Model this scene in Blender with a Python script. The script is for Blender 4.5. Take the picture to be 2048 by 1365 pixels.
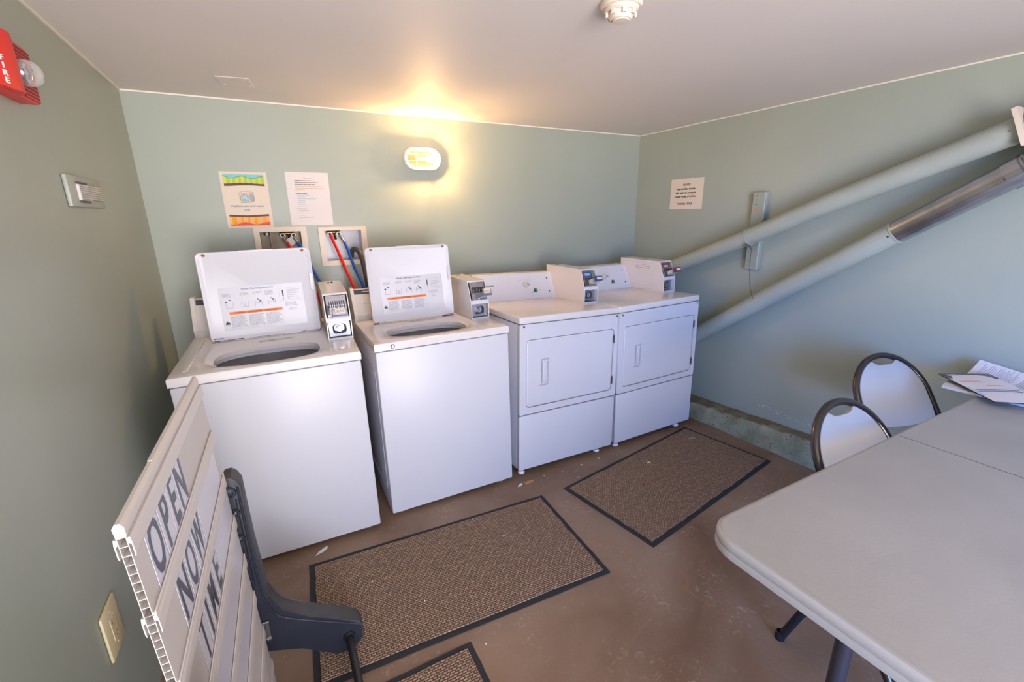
import bpy, bmesh, math, random
from mathutils import Vector, Matrix
random.seed(7)
S = bpy.context.scene
for o in list(bpy.data.objects): bpy.data.objects.remove(o)
R = math.radians
W, H = 3.2377, 2.0527          # room width and ceiling height in metres; back wall y=0, left wall x=0
YF = -4.85                     # front wall, behind the camera

# ------------------------------------------------------------------ camera, sky, exposure
def make_camera():
    y, p, r = R(-28.028), R(-15.7007), R(-.7797)
    F = Vector((-math.sin(y)*math.cos(p), math.cos(p)*math.cos(y), math.sin(p)))
    rt = Vector((math.cos(y), math.sin(y), 0)); up = rt.cross(F)
    Rr = rt*math.cos(r)+up*math.sin(r); U = -rt*math.sin(r)+up*math.cos(r)
    cd = bpy.data.cameras.new('camera'); co = bpy.data.objects.new('camera', cd)
    S.collection.objects.link(co)
    m = Matrix((Rr, U, -F)).transposed().to_4x4(); m.translation = Vector((.5075, -2.9178, 1.4618))
    co.matrix_world = m
    cd.sensor_width = 36; cd.lens = 897.01*36/2048; cd.clip_start = .02
    S.camera = co
make_camera()

WORLD_S = 10.0
BULB_W = 27.0
# daylight outside the open doorway: sunlit, nearly neutral straight ahead, open blue shade off to the side, warm ground below
w = bpy.data.worlds.new('world'); S.world = w; w.use_nodes = True
nt = w.node_tree; nt.nodes.clear()
tc = nt.nodes.new('ShaderNodeTexCoord'); sx = nt.nodes.new('ShaderNodeSeparateXYZ')
az = nt.nodes.new('ShaderNodeValToRGB'); az.color_ramp.interpolation = 'EASE'
el = az.color_ramp.elements
el[0].position = .15; el[0].color = (0.28, 0.95, 2.9, 1)
el[1].position = .56; el[1].color = (.72, .73, .82, 1)
e2 = el.new(.40); e2.color = (.40, .56, 1.0, 1)
e3 = el.new(.80); e3.color = (.24, .31, .42, 1)
ax = nt.nodes.new('ShaderNodeMapRange'); ax.inputs[1].default_value = -1; ax.inputs[2].default_value = 1   # east-west part of the view direction
mr = nt.nodes.new('ShaderNodeMapRange'); mr.inputs[1].default_value = -.10; mr.inputs[2].default_value = .06
mixc = nt.nodes.new('ShaderNodeMix'); mixc.data_type = 'RGBA'
mixc.inputs[6].default_value = (1.55, 1.42, 1.43, 1)
bg = nt.nodes.new('ShaderNodeBackground'); bg.inputs[1].default_value = WORLD_S; wo = nt.nodes.new('ShaderNodeOutputWorld')
nt.links.new(tc.outputs['Generated'], sx.inputs[0]); nt.links.new(sx.outputs['X'], ax.inputs[0]); nt.links.new(ax.outputs[0], az.inputs[0])
nt.links.new(sx.outputs['Z'], mr.inputs[0]); nt.links.new(mr.outputs[0], mixc.inputs[0]); nt.links.new(az.outputs[0], mixc.inputs[7])
nt.links.new(mixc.outputs[2], bg.inputs[0]); nt.links.new(bg.outputs[0], wo.inputs[0])

DX0, DX1, DZ = .05, 1.60, 1.98   # doorway in the front wall, behind the camera
pl = bpy.data.lights.new('doorway_daylight', 'AREA'); pl.shape = 'RECTANGLE'; pl.size = DX1-DX0; pl.size_y = DZ
pl.cycles.is_portal = True
po = bpy.data.objects.new('doorway_daylight', pl); S.collection.objects.link(po)
po.location = ((DX0+DX1)/2, YF-.16, DZ/2); po.rotation_euler = (R(90), 0, 0)

S.view_settings.view_transform = 'Standard'; S.view_settings.look = 'None'
S.view_settings.gamma = 1; S.view_settings.use_curve_mapping = False
S.view_settings.exposure = 0.6

# ------------------------------------------------------------------ materials
def srgb(r, g, b):
    f = lambda c: (c/255/12.92) if c/255 <= .04045 else ((c/255+.055)/1.055)**2.4
    return (f(r), f(g), f(b), 1)
MATS = {}
def mat(name, col, rough=.5, metal=0, var=0, vscale=6, bump=0, bscale=60, col2=None, spec=.5, coat=0, transm=0, ior=1.45, detail=4):
    if name in MATS: return MATS[name]
    m = bpy.data.materials.new(name); m.use_nodes = True; n = m.node_tree; b = n.nodes['Principled BSDF']
    b.inputs['Base Color'].default_value = col; b.inputs['Roughness'].default_value = rough
    b.inputs['Metallic'].default_value = metal; b.inputs['Specular IOR Level'].default_value = spec
    b.inputs['Coat Weight'].default_value = coat; b.inputs['Transmission Weight'].default_value = transm; b.inputs['IOR'].default_value = ior
    t = n.nodes.new('ShaderNodeTexCoord')
    if var or col2:
        no = n.nodes.new('ShaderNodeTexNoise'); no.inputs['Scale'].default_value = vscale; no.inputs['Detail'].default_value = detail
        n.links.new(t.outputs['Object'], no.inputs['Vector'])
        mx = n.nodes.new('ShaderNodeMix'); mx.data_type = 'RGBA'
        c2 = col2 or tuple(max(0, c*(1-var)) for c in col[:3])+(1,)
        mx.inputs[6].default_value = col; mx.inputs[7].default_value = c2
        rm = n.nodes.new('ShaderNodeMapRange'); rm.inputs[1].default_value = .35; rm.inputs[2].default_value = .65
        n.links.new(no.outputs['Fac'], rm.inputs[0]); n.links.new(rm.outputs[0], mx.inputs[0]); n.links.new(mx.outputs[2], b.inputs['Base Color'])
    if bump:
        nb = n.nodes.new('ShaderNodeTexNoise'); nb.inputs['Scale'].default_value = bscale; nb.inputs['Detail'].default_value = 4
        n.links.new(t.outputs['Object'], nb.inputs['Vector'])
        bp = n.nodes.new('ShaderNodeBump'); bp.inputs['Strength'].default_value = bump; bp.inputs['Distance'].default_value = .004
        n.links.new(nb.outputs['Fac'], bp.inputs['Height']); n.links.new(bp.outputs[0], b.inputs['Normal'])
    MATS[name] = m; return m

SAGE = srgb(162, 170, 158)
M_wall = mat('sage_green_paint', SAGE, .38, var=.05, vscale=1.6, bump=.12, bscale=9, spec=.4)
M_ceil = mat('ceiling_paint', srgb(226, 219, 215), .6, var=.03, vscale=2, bump=.05, bscale=30)
M_caulk = mat('white_caulk', srgb(225, 220, 208), .6)
M_enamel = mat('white_enamel', srgb(208, 207, 212), .36)
M_enamel_top = mat('white_enamel_top', srgb(222, 216, 214), .16, coat=.3)
M_enamel_grey = mat('pale_grey_console', srgb(202, 198, 193), .35)
M_groove = mat('dark_gap_rubber', srgb(95, 88, 92), .7)  # dark grey for the strips and backing in the panel gaps
M_tub = mat('grey_plastic_tub', srgb(215, 214, 226), .35)
M_rust = mat('rust', srgb(120, 72, 38), .8, col2=srgb(70, 42, 25), vscale=60)
M_chrome = mat('chrome', srgb(190, 191, 198), .26, 1)
M_steel = mat('brushed_steel', srgb(165, 168, 176), .32, 1)
M_vault = mat('satin_zinc', srgb(150, 152, 162), .42, .9)
M_galv = mat('galvanised_steel', srgb(200, 202, 206), .25, 1, var=.25, vscale=14)
M_foil = mat('foil_duct', srgb(195, 196, 200), .3, 1, var=.3, vscale=90)
M_brass = mat('brass', srgb(150, 118, 62), .35, 1)
M_dark = mat('dark_grey_plastic', srgb(70, 72, 78), .45)
M_black = mat('black_plastic', srgb(28, 30, 36), .42, bump=.1, bscale=200)
M_base = mat('black_moulded_plastic', srgb(44, 48, 60), .42, var=.25, vscale=7, bump=.15, bscale=150)
M_basetop = mat('lighter_black_plastic', srgb(74, 72, 72), .55, var=.3, vscale=20, bump=.15, bscale=150)  # lighter, more mottled tone for the edge faces of the sign foot
M_ink = mat('black_ink', srgb(38, 38, 44), .6)
M_grey_ink = mat('grey_ink', srgb(120, 122, 138), .7)
M_lightgrey_ink = mat('light_grey_ink', srgb(170, 168, 176), .7)
M_blue_ink = mat('blue_ink', srgb(86, 110, 165), .7)
M_teal_ink = mat('teal_ink', srgb(140, 190, 200), .7)
M_yellow_ink = mat('yellow_ink', srgb(205, 180, 125), .7)
M_orange = mat('orange_label', srgb(232, 120, 40), .5)
M_paper = mat('white_paper', srgb(222, 214, 212), .8)
M_paper_cream = mat('cream_paper', srgb(222, 208, 192), .8)
M_cream = mat('cream_plastic', srgb(222, 208, 188), .45, var=.04, vscale=5)
M_ivory = mat('ivory_plastic', srgb(214, 200, 160), .4)
M_boxback = mat('white_box_back', srgb(214, 212, 216), .35, var=.08, vscale=12)
M_boxback_tan = mat('dusty_box_back', srgb(196, 180, 155), .6, var=.3, vscale=14)
M_red_hose = mat('red_rubber', srgb(205, 28, 28), .3)
M_blue_hose = mat('blue_rubber', srgb(20, 78, 170), .3)
M_drain = mat('grey_drain_rubber', srgb(78, 76, 80), .45)
M_red = mat('fire_red', srgb(214, 30, 34), .35)
M_darkred = mat('dark_red', srgb(120, 16, 20), .5)
M_white = mat('white_plastic', srgb(235, 232, 230), .4)
M_pipe = mat('sage_painted_duct', srgb(165, 172, 162), .45, var=.08, vscale=5, bump=.08, bscale=30)
M_batten = mat('painted_wood_batten', srgb(150, 158, 148), .45, bump=.1, bscale=40)
M_wire = mat('rusty_wire', srgb(75, 62, 55), .6, .5)
M_strip = mat('cream_track_plastic', srgb(214, 206, 198), .38, var=.03, vscale=4)
M_stripdim = mat('beige_track_plastic', srgb(204, 197, 190), .42, var=.04, vscale=5)
M_cardclear = mat('translucent_card', srgb(212, 210, 218), .25)
M_letter = mat('charcoal_letter', srgb(78, 82, 94), .35)
M_table = mat('granite_white_plastic', srgb(168, 164, 159), .38, var=.10, vscale=4, bump=.08, bscale=160)
M_tableedge = mat('table_edge_plastic', srgb(176, 173, 172), .42, bump=.06, bscale=160)
M_chairp = mat('pale_grey_chair_plastic', srgb(174, 172, 172), .4)
M_gun = mat('gunmetal_tube', srgb(84, 78, 76), .24, .85)
M_leg = mat('dark_grey_tube', srgb(66, 66, 76), .35, .4)
M_mag = mat('dark_magazine_print', srgb(66, 70, 80), .3, col2=srgb(120, 105, 100), vscale=9)
M_news = mat('newsprint', srgb(205, 196, 188), .85)
M_white_scrap = mat('white_scrap', srgb(228, 226, 224), .8)
M_wood = mat('pale_wood', srgb(190, 140, 95), .6, var=.2, vscale=50)
M_leaf = mat('brown_leaf', srgb(150, 82, 45), .7)
M_olive = mat('sage_sticker', srgb(140, 165, 150), .6)
M_green = mat('green_button', srgb(40, 170, 90), .3)
M_redlight = mat('red_indicator', srgb(200, 60, 40), .4)
M_bluelab = mat('blue_label', srgb(40, 90, 150), .4)
M_redlab = mat('red_label', srgb(130, 45, 60), .4)
M_smoke = mat('aged_cream_plastic', srgb(222, 208, 192), .45)

def mat_floor():
    m = bpy.data.materials.new('brown_painted_concrete'); m.use_nodes = True; n = m.node_tree; b = n.nodes['Principled BSDF']
    t = n.nodes.new('ShaderNodeTexCoord')
    def noise(s, d=6, dist=0):
        x = n.nodes.new('ShaderNodeTexNoise'); x.inputs['Scale'].default_value = s; x.inputs['Detail'].default_value = d
        x.inputs['Distortion'].default_value = dist; n.links.new(t.outputs['Object'], x.inputs['Vector']); return x
    n1 = noise(2.2, 8, .6); r1 = n.nodes.new('ShaderNodeValToRGB')
    r1.color_ramp.elements[0].position = .3; r1.color_ramp.elements[0].color = srgb(116, 88, 68)
    r1.color_ramp.elements[1].position = .72; r1.color_ramp.elements[1].color = srgb(150, 126, 106)
    n.links.new(n1.outputs['Fac'], r1.inputs[0])
    n2 = noise(38, 8, 1.2); r2 = n.nodes.new('ShaderNodeMapRange'); r2.inputs[1].default_value = .56; r2.inputs[2].default_value = .75
    n.links.new(n2.outputs['Fac'], r2.inputs[0])
    n3 = noise(5, 3); r3 = n.nodes.new('ShaderNodeMapRange'); r3.inputs[1].default_value = .42; r3.inputs[2].default_value = .7
    n.links.new(n3.outputs['Fac'], r3.inputs[0])
    mu = n.nodes.new('ShaderNodeMath'); mu.operation = 'MULTIPLY'; n.links.new(r2.outputs[0], mu.inputs[0]); n.links.new(r3.outputs[0], mu.inputs[1])
    mx = n.nodes.new('ShaderNodeMix'); mx.data_type = 'RGBA'; mx.inputs[7].default_value = srgb(176, 158, 140)
    n.links.new(mu.outputs[0], mx.inputs[0]); n.links.new(r1.outputs[0], mx.inputs[6])
    # fine surface cracks
    vo = n.nodes.new('ShaderNodeTexVoronoi'); vo.feature = 'DISTANCE_TO_EDGE'; vo.inputs['Scale'].default_value = .75
    wn = noise(3, 3); va = n.nodes.new('ShaderNodeVectorMath'); va.operation = 'MULTIPLY_ADD'; va.inputs[1].default_value = (.25, .25, .25)
    n.links.new(wn.outputs['Color'], va.inputs[0]); n.links.new(t.outputs['Object'], va.inputs[2]); n.links.new(va.outputs[0], vo.inputs['Vector'])
    lt = n.nodes.new('ShaderNodeMath'); lt.operation = 'LESS_THAN'; lt.inputs[1].default_value = .0022; n.links.new(vo.outputs['Distance'], lt.inputs[0])
    lm = n.nodes.new('ShaderNodeMath'); lm.operation = 'MULTIPLY'; lm.inputs[1].default_value = .3; n.links.new(lt.outputs[0], lm.inputs[0])
    mx2 = n.nodes.new('ShaderNodeMix'); mx2.data_type = 'RGBA'; mx2.inputs[7].default_value = srgb(158, 112, 80)
    n.links.new(lm.outputs[0], mx2.inputs[0]); n.links.new(mx.outputs[2], mx2.inputs[6])
    n.links.new(mx2.outputs[2], b.inputs['Base Color'])
    b.inputs['Roughness'].default_value = .48; b.inputs['Specular IOR Level'].default_value = .35
    bp = n.nodes.new('ShaderNodeBump'); bp.inputs['Strength'].default_value = .35; bp.inputs['Distance'].default_value = .003
    n.links.new(n2.outputs['Fac'], bp.inputs['Height']); n.links.new(bp.outputs[0], b.inputs['Normal'])
    return m
M_floor = mat_floor()

def mat_curb():
    m = bpy.data.materials.new('mottled_concrete'); m.use_nodes = True; n = m.node_tree; b = n.nodes['Principled BSDF']
    t = n.nodes.new('ShaderNodeTexCoord')
    def noise(s, d=6, dist=0):
        x = n.nodes.new('ShaderNodeTexNoise'); x.inputs['Scale'].default_value = s; x.inputs['Detail'].default_value = d
        x.inputs['Distortion'].default_value = dist; n.links.new(t.outputs['Object'], x.inputs['Vector']); return x
    n1 = noise(9); r1 = n.nodes.new('ShaderNodeValToRGB')
    r1.color_ramp.elements[0].position = .32; r1.color_ramp.elements[0].color = srgb(120, 122, 98)
    r1.color_ramp.elements[1].position = .68; r1.color_ramp.elements[1].color = srgb(160, 160, 136)
    n.links.new(n1.outputs['Fac'], r1.inputs[0])
    n2 = noise(70, 5); r2 = n.nodes.new('ShaderNodeMapRange'); r2.inputs[1].default_value = .62; r2.inputs[2].default_value = .7; n.links.new(n2.outputs['Fac'], r2.inputs[0])
    mx = n.nodes.new('ShaderNodeMix'); mx.data_type = 'RGBA'; mx.inputs[7].default_value = srgb(66, 66, 60)
    n.links.new(r2.outputs[0], mx.inputs[0]); n.links.new(r1.outputs[0], mx.inputs[6])
    sp = n.nodes.new('ShaderNodeSeparateXYZ'); n.links.new(t.outputs['Object'], sp.inputs[0])
    n4 = noise(14, 5); ad = n.nodes.new('ShaderNodeMath'); ad.operation = 'MULTIPLY_ADD'; ad.inputs[1].default_value = .06; n.links.new(n4.outputs['Fac'], ad.inputs[0]); n.links.new(sp.outputs['Z'], ad.inputs[2])
    ay = n.nodes.new('ShaderNodeMath'); ay.operation = 'MULTIPLY_ADD'; ay.inputs[1].default_value = .062; n.links.new(sp.outputs['Y'], ay.inputs[0]); n.links.new(ad.outputs[0], ay.inputs[2])
    r3 = n.nodes.new('ShaderNodeMapRange'); r3.inputs[1].default_value = .082; r3.inputs[2].default_value = .094; n.links.new(ay.outputs[0], r3.inputs[0])
    mx2 = n.nodes.new('ShaderNodeMix'); mx2.data_type = 'RGBA'; mx2.inputs[7].default_value = srgb(120, 104, 82)
    n.links.new(r3.outputs[0], mx2.inputs[0]); n.links.new(mx.outputs[2], mx2.inputs[6]); n.links.new(mx2.outputs[2], b.inputs['Base Color'])
    b.inputs['Roughness'].default_value = .8
    bp = n.nodes.new('ShaderNodeBump'); bp.inputs['Strength'].default_value = .7; bp.inputs['Distance'].default_value = .006
    n.links.new(n2.outputs['Fac'], bp.inputs['Height']); n.links.new(bp.outputs[0], b.inputs['Normal'])
    return m
M_curb = mat_curb()

def mat_carpet(ang):
    m = bpy.data.materials.new('brown_looped_matting'); m.use_nodes = True; n = m.node_tree; b = n.nodes['Principled BSDF']
    t = n.nodes.new('ShaderNodeTexCoord'); mp = n.nodes.new('ShaderNodeMapping'); n.links.new(t.outputs['Object'], mp.inputs[0])
    mp.inputs['Rotation'].default_value = (0, 0, R(ang))
    wn = n.nodes.new('ShaderNodeTexNoise'); wn.inputs['Scale'].default_value = 45; n.links.new(mp.outputs[0], wn.inputs[0])
    va = n.nodes.new('ShaderNodeVectorMath'); va.operation = 'MULTIPLY_ADD'; va.inputs[1].default_value = (.0075, .0055, 0)
    n.links.new(wn.outputs['Color'], va.inputs[0]); n.links.new(mp.outputs[0], va.inputs[2])
    br = n.nodes.new('ShaderNodeTexBrick'); br.inputs['Scale'].default_value = 1; br.inputs['Brick Width'].default_value = .017; br.inputs['Row Height'].default_value = .0088
    br.inputs['Mortar Size'].default_value = .0021; br.inputs['Mortar Smooth'].default_value = .9
    br.inputs['Color1'].default_value = srgb(190, 158, 130); br.inputs['Color2'].default_value = srgb(160, 132, 108); br.inputs['Mortar'].default_value = srgb(88, 72, 66)
    n.links.new(va.outputs[0], br.inputs['Vector'])
    no = n.nodes.new('ShaderNodeTexNoise'); no.inputs['Scale'].default_value = 140; no.inputs['Detail'].default_value = 3; n.links.new(mp.outputs[0], no.inputs[0])
    mr_ = n.nodes.new('ShaderNodeMapRange'); mr_.inputs[1].default_value = .5; mr_.inputs[2].default_value = .62; n.links.new(no.outputs['Fac'], mr_.inputs[0])
    mu = n.nodes.new('ShaderNodeMath'); mu.operation = 'MULTIPLY'; mu.inputs[1].default_value = .55; n.links.new(mr_.outputs[0], mu.inputs[0])
    mx = n.nodes.new('ShaderNodeMix'); mx.data_type = 'RGBA'; mx.inputs[7].default_value = srgb(116, 96, 88)
    n.links.new(mu.outputs[0], mx.inputs[0]); n.links.new(br.outputs['Color'], mx.inputs[6]); n.links.new(mx.outputs[2], b.inputs['Base Color'])
    iv = n.nodes.new('ShaderNodeMath'); iv.operation = 'SUBTRACT'; iv.inputs[0].default_value = 1; n.links.new(br.outputs['Fac'], iv.inputs[1])
    bp = n.nodes.new('ShaderNodeBump'); bp.inputs['Strength'].default_value = .9; bp.inputs['Distance'].default_value = .005
    n.links.new(iv.outputs[0], bp.inputs['Height']); n.links.new(bp.outputs[0], b.inputs['Normal'])
    b.inputs['Roughness'].default_value = .95; b.inputs['Specular IOR Level'].default_value = .1
    return m
M_rubber = mat('black_rubber_border', srgb(42, 42, 46), .7, bump=.3, bscale=120)

def mat_lens():
    m = bpy.data.materials.new('amber_glow_lens'); m.use_nodes = True; n = m.node_tree; n.nodes.clear()
    o = n.nodes.new('ShaderNodeOutputMaterial'); a = n.nodes.new('ShaderNodeAddShader')
    tr = n.nodes.new('ShaderNodeBsdfTransparent'); tr.inputs[0].default_value = (.80, .74, .62, 1)
    e = n.nodes.new('ShaderNodeEmission'); e.inputs[0].default_value = (1, .62, .22, 1); e.inputs[1].default_value = .6  # amber glow put into the lens itself, on top of the bulb's light
    n.links.new(tr.outputs[0], a.inputs[0]); n.links.new(e.outputs[0], a.inputs[1]); n.links.new(a.outputs[0], o.inputs[0]); return m
M_lens = mat_lens()
def mat_clear():
    m = bpy.data.materials.new('clear_strobe_plastic'); m.use_nodes = True; n = m.node_tree; n.nodes.clear()
    o = n.nodes.new('ShaderNodeOutputMaterial'); a = n.nodes.new('ShaderNodeMixShader')
    fr = n.nodes.new('ShaderNodeLayerWeight'); fr.inputs[0].default_value = .35
    mm = n.nodes.new('ShaderNodeMapRange'); mm.inputs[3].default_value = .12; mm.inputs[4].default_value = .75; n.links.new(fr.outputs['Facing'], mm.inputs[0])
    tr = n.nodes.new('ShaderNodeBsdfTransparent'); gl = n.nodes.new('ShaderNodeBsdfPrincipled'); gl.inputs['Base Color'].default_value = (.75, .72, .7, 1); gl.inputs['Roughness'].default_value = .12
    n.links.new(mm.outputs[0], a.inputs[0]); n.links.new(tr.outputs[0], a.inputs[1]); n.links.new(gl.outputs[0], a.inputs[2]); n.links.new(a.outputs[0], o.inputs[0]); return m
M_clear = mat_clear()
def mat_emit(name, col, s):
    m = bpy.data.materials.new(name); m.use_nodes = True; n = m.node_tree; n.nodes.clear()
    o = n.nodes.new('ShaderNodeOutputMaterial'); e = n.nodes.new('ShaderNodeEmission'); e.inputs[0].default_value = col; e.inputs[1].default_value = s
    n.links.new(e.outputs[0], o.inputs[0]); return m
M_amber = mat('added_amber_damper', srgb(52, 36, 12), .7)  # dark insert added behind the bulb so the housing does not glare
M_bulb = mat_emit('lit_bulb', (1, .62, .26, 1), 12)

# ------------------------------------------------------------------ mesh helper
class MB:
    def __init__(s): s.bm = bmesh.new(); s.m = []
    def mi(s, m):
        if m not in s.m: s.m.append(m)
        return s.m.index(m)
    def _new(s, faces, m):
        i = s.mi(m)
        for f in faces: f.material_index = i
    def poly(s, pts, m):
        vs = [s.bm.verts.new(p) for p in pts]; f = s.bm.faces.new(vs); s._new([f], m); return f
    def box(s, x0, x1, y0, y1, z0, z1, m, bev=0, seg=2, M=None):
        r = bmesh.ops.create_cube(s.bm, size=1)
        for v in r['verts']:
            v.co = Vector(((x0+x1)/2+v.co.x*(x1-x0), (y0+y1)/2+v.co.y*(y1-y0), (z0+z1)/2+v.co.z*(z1-z0)))
        fs = list({f for v in r['verts'] for f in v.link_faces}); s._new(fs, m)
        vs = r['verts']
        if bev:
            es = list({e for v in vs for e in v.link_edges})
            rr = bmesh.ops.bevel(s.bm, geom=es, offset=bev, segments=seg, profile=.5, affect='EDGES', clamp_overlap=True)
            vs = list({v for f in rr['faces'] for v in f.verts} | {v for v in vs if v.is_valid})
            vs = list(set(vs) | {v for vv in list(vs) for f in vv.link_faces for v in f.verts})
        if M is not None:
            for v in vs: v.co = M @ v.co
        return vs
    def prism(s, pts, axis, a, b, m, M=None, mcap=None):
        """pts: 2-D outline in the two axes other than `axis`, extruded from a to b along axis"""
        def mk(p, t):
            if axis == 'x': return Vector((t, p[0], p[1]))
            if axis == 'y': return Vector((p[0], t, p[1]))
            return Vector((p[0], p[1], t))
        A = [s.bm.verts.new(mk(p, a)) for p in pts]; B = [s.bm.verts.new(mk(p, b)) for p in pts]
        n = len(pts); fs = [s.bm.faces.new((A[i], A[(i+1) % n], B[(i+1) % n], B[i])) for i in range(n)]
        s._new(fs, m)
        c = [s.bm.faces.new(list(reversed(A))), s.bm.faces.new(B)]; s._new(c, mcap or m)
        if M is not None:
            for v in A+B: v.co = M @ v.co
        return A+B
    def ring(s, outer, inner, axis, a, b, m, M=None):
        def mk(p, t):
            if axis == 'x': return Vector((t, p[0], p[1]))
            if axis == 'y': return Vector((p[0], t, p[1]))
            return Vector((p[0], p[1], t))
        n = len(outer); vs = []
        L = [[s.bm.verts.new(mk(p, t)) for p in P] for P, t in ((outer, a), (inner, a), (inner, b), (outer, b))]
        fs = []
        for k in range(4):
            P, Q = L[k], L[(k+1) % 4]
            for i in range(n): fs.append(s.bm.faces.new((P[i], P[(i+1) % n], Q[(i+1) % n], Q[i])))
        s._new(fs, m)
        if M is not None:
            for P in L:
                for v in P: v.co = M @ v.co
    def tube(s, pts, r, m, seg=12, caps=True, rad=None, closed=False):
        pts = [Vector(p) for p in pts]; n = len(pts); rings = []
        up = None
        for i, p in enumerate(pts):
            if closed: t = (pts[(i+1) % n]-pts[i-1]).normalized()
            else: t = (pts[min(i+1, n-1)]-pts[max(i-1, 0)]).normalized()
            if up is None:
                up = Vector((0, 0, 1)) if abs(t.z) < .9 else Vector((1, 0, 0))
            u = (up-t*up.dot(t)).normalized(); up = u; v = t.cross(u)
            rr = rad[i] if rad else r
            rings.append([s.bm.verts.new(p+(u*math.cos(2*math.pi*k/seg)+v*math.sin(2*math.pi*k/seg))*rr) for k in range(seg)])
        fs = []
        for i in range(n if closed else n-1):
            A, B = rings[i], rings[(i+1) % n]
            for k in range(seg): fs.append(s.bm.faces.new((A[k], A[(k+1) % seg], B[(k+1) % seg], B[k])))
        if caps and not closed:
            fs.append(s.bm.faces.new(list(reversed(rings[0])))); fs.append(s.bm.faces.new(rings[-1]))
        s._new(fs, m)
    def cyl(s, p0, p1, r, m, seg=20, r1=None):
        s.tube([p0, p1], r, m, seg, rad=[r, r if r1 is None else r1])
    def lathe(s, prof, m, M=None, seg=32, sx=1, sy=1):
        """prof: (radius, height) pairs revolved about local z"""
        rings = []
        for r, h in prof:
            if r < 1e-6: rings.append([s.bm.verts.new((0, 0, h))])
            else: rings.append([s.bm.verts.new((math.cos(2*math.pi*k/seg)*r*sx, math.sin(2*math.pi*k/seg)*r*sy, h)) for k in range(seg)])
        fs = []
        for A, B in zip(rings, rings[1:]):
            for k in range(seg):
                a = [A[k % len(A)], A[(k+1) % len(A)], B[(k+1) % len(B)], B[k % len(B)]]
                u = []
                for v in a:
                    if v not in u: u.append(v)
                if len(u) > 2: fs.append(s.bm.faces.new(u))
        s._new(fs, m)
        if M is not None:
            for P in rings:
                for v in P: v.co = M @ v.co
    def sphere(s, c, r, m, sc=(1, 1, 1), u=16, v=10):
        rr = bmesh.ops.create_uvsphere(s.bm, u_segments=u, v_segments=v, radius=r)
        for q in rr['verts']: q.co = Vector((q.co.x*sc[0]+c[0], q.co.y*sc[1]+c[1], q.co.z*sc[2]+c[2]))
        s._new({f for q in rr['verts'] for f in q.link_faces}, m)
    def text(s, body, size, m, M, align='CENTER', ext=.0002, bold=0, shear=0, spacing=1):
        cu = bpy.data.curves.new('t', 'FONT'); cu.body = body; cu.size = size; cu.align_x = align; cu.align_y = 'CENTER'
        cu.extrude = ext; cu.offset = bold; cu.shear = shear; cu.space_character = spacing; cu.resolution_u = 3
        ob = bpy.data.objects.new('t', cu); S.collection.objects.link(ob); bpy.context.view_layer.update()
        me = bpy.data.meshes.new_from_object(ob.evaluated_get(bpy.context.evaluated_depsgraph_get()))
        i = s.mi(m); k = len(s.bm.faces); kv = len(s.bm.verts)
        s.bm.from_mesh(me); s.bm.faces.ensure_lookup_table(); s.bm.verts.ensure_lookup_table()
        for f in s.bm.faces[k:]: f.material_index = i
        for v in s.bm.verts[kv:]: v.co = M @ v.co
        bpy.data.objects.remove(ob); bpy.data.curves.remove(cu); bpy.data.meshes.remove(me)
    def build(s, name, parent=None, smooth=True, ang=35, loc=None, rot=None, recalc=True):
        if recalc: bmesh.ops.recalc_face_normals(s.bm, faces=s.bm.faces)
        me = bpy.data.meshes.new(name); s.bm.to_mesh(me); s.bm.free()
        for m in s.m: me.materials.append(m)
        if smooth:
            me.polygons.foreach_set('use_smooth', [True]*len(me.polygons)); me.set_sharp_from_angle(angle=R(ang))
        o = bpy.data.objects.new(name, me); S.collection.objects.link(o)
        if parent: o.parent = parent
        if loc: o.location = loc
        if rot: o.rotation_euler = rot
        return o
def empty(name, label, cat, loc=(0, 0, 0), rot=(0, 0, 0), group=None, mode='XYZ'):
    o = bpy.data.objects.new(name, None); S.collection.objects.link(o); o.empty_display_size = .1
    o.rotation_mode = mode; o.location = loc; o.rotation_euler = rot; return tag(o, label, cat, group)
def tag(o, label, cat, group=None):
    o['label'] = label; o['category'] = cat
    if group: o['group'] = group
    return o
def struct(o): o['kind'] = 'structure'; return o
def copy_tree(o, parent=None):
    c = o.copy(); S.collection.objects.link(c)
    if parent: c.parent = parent
    for ch in list(o.children): copy_tree(ch, c)
    return c
def rrect(x0, x1, y0, y1, r, seg=5):
    out = []
    for cx, cy, a in ((x1-r, y1-r, 0), (x0+r, y1-r, 90), (x0+r, y0+r, 180), (x1-r, y0+r, 270)):
        for k in range(seg+1):
            t = R(a+90*k/seg); out.append((cx+r*math.cos(t), cy+r*math.sin(t)))
    return out
def catmull(P, n=8):
    P = [Vector(p) for p in P]; Q = [P[0]*2-P[1]]+P+[P[-1]*2-P[-2]]; out = []
    for i in range(1, len(Q)-2):
        for k in range(n):
            t = k/n; a, b, c, d = Q[i-1], Q[i], Q[i+1], Q[i+2]
            out.append(.5*((2*b)+(-a+c)*t+(2*a-5*b+4*c-d)*t*t+(-a+3*b-3*c+d)*t**3))
    out.append(P[-1]); return out
def basis(o, ex, ey):
    ex = Vector(ex).normalized(); ey = Vector(ey); ey = (ey-ex*ey.dot(ex)).normalized(); ez = ex.cross(ey)
    m = Matrix((ex, ey, ez)).transposed().to_4x4(); m.translation = Vector(o); return m

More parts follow.
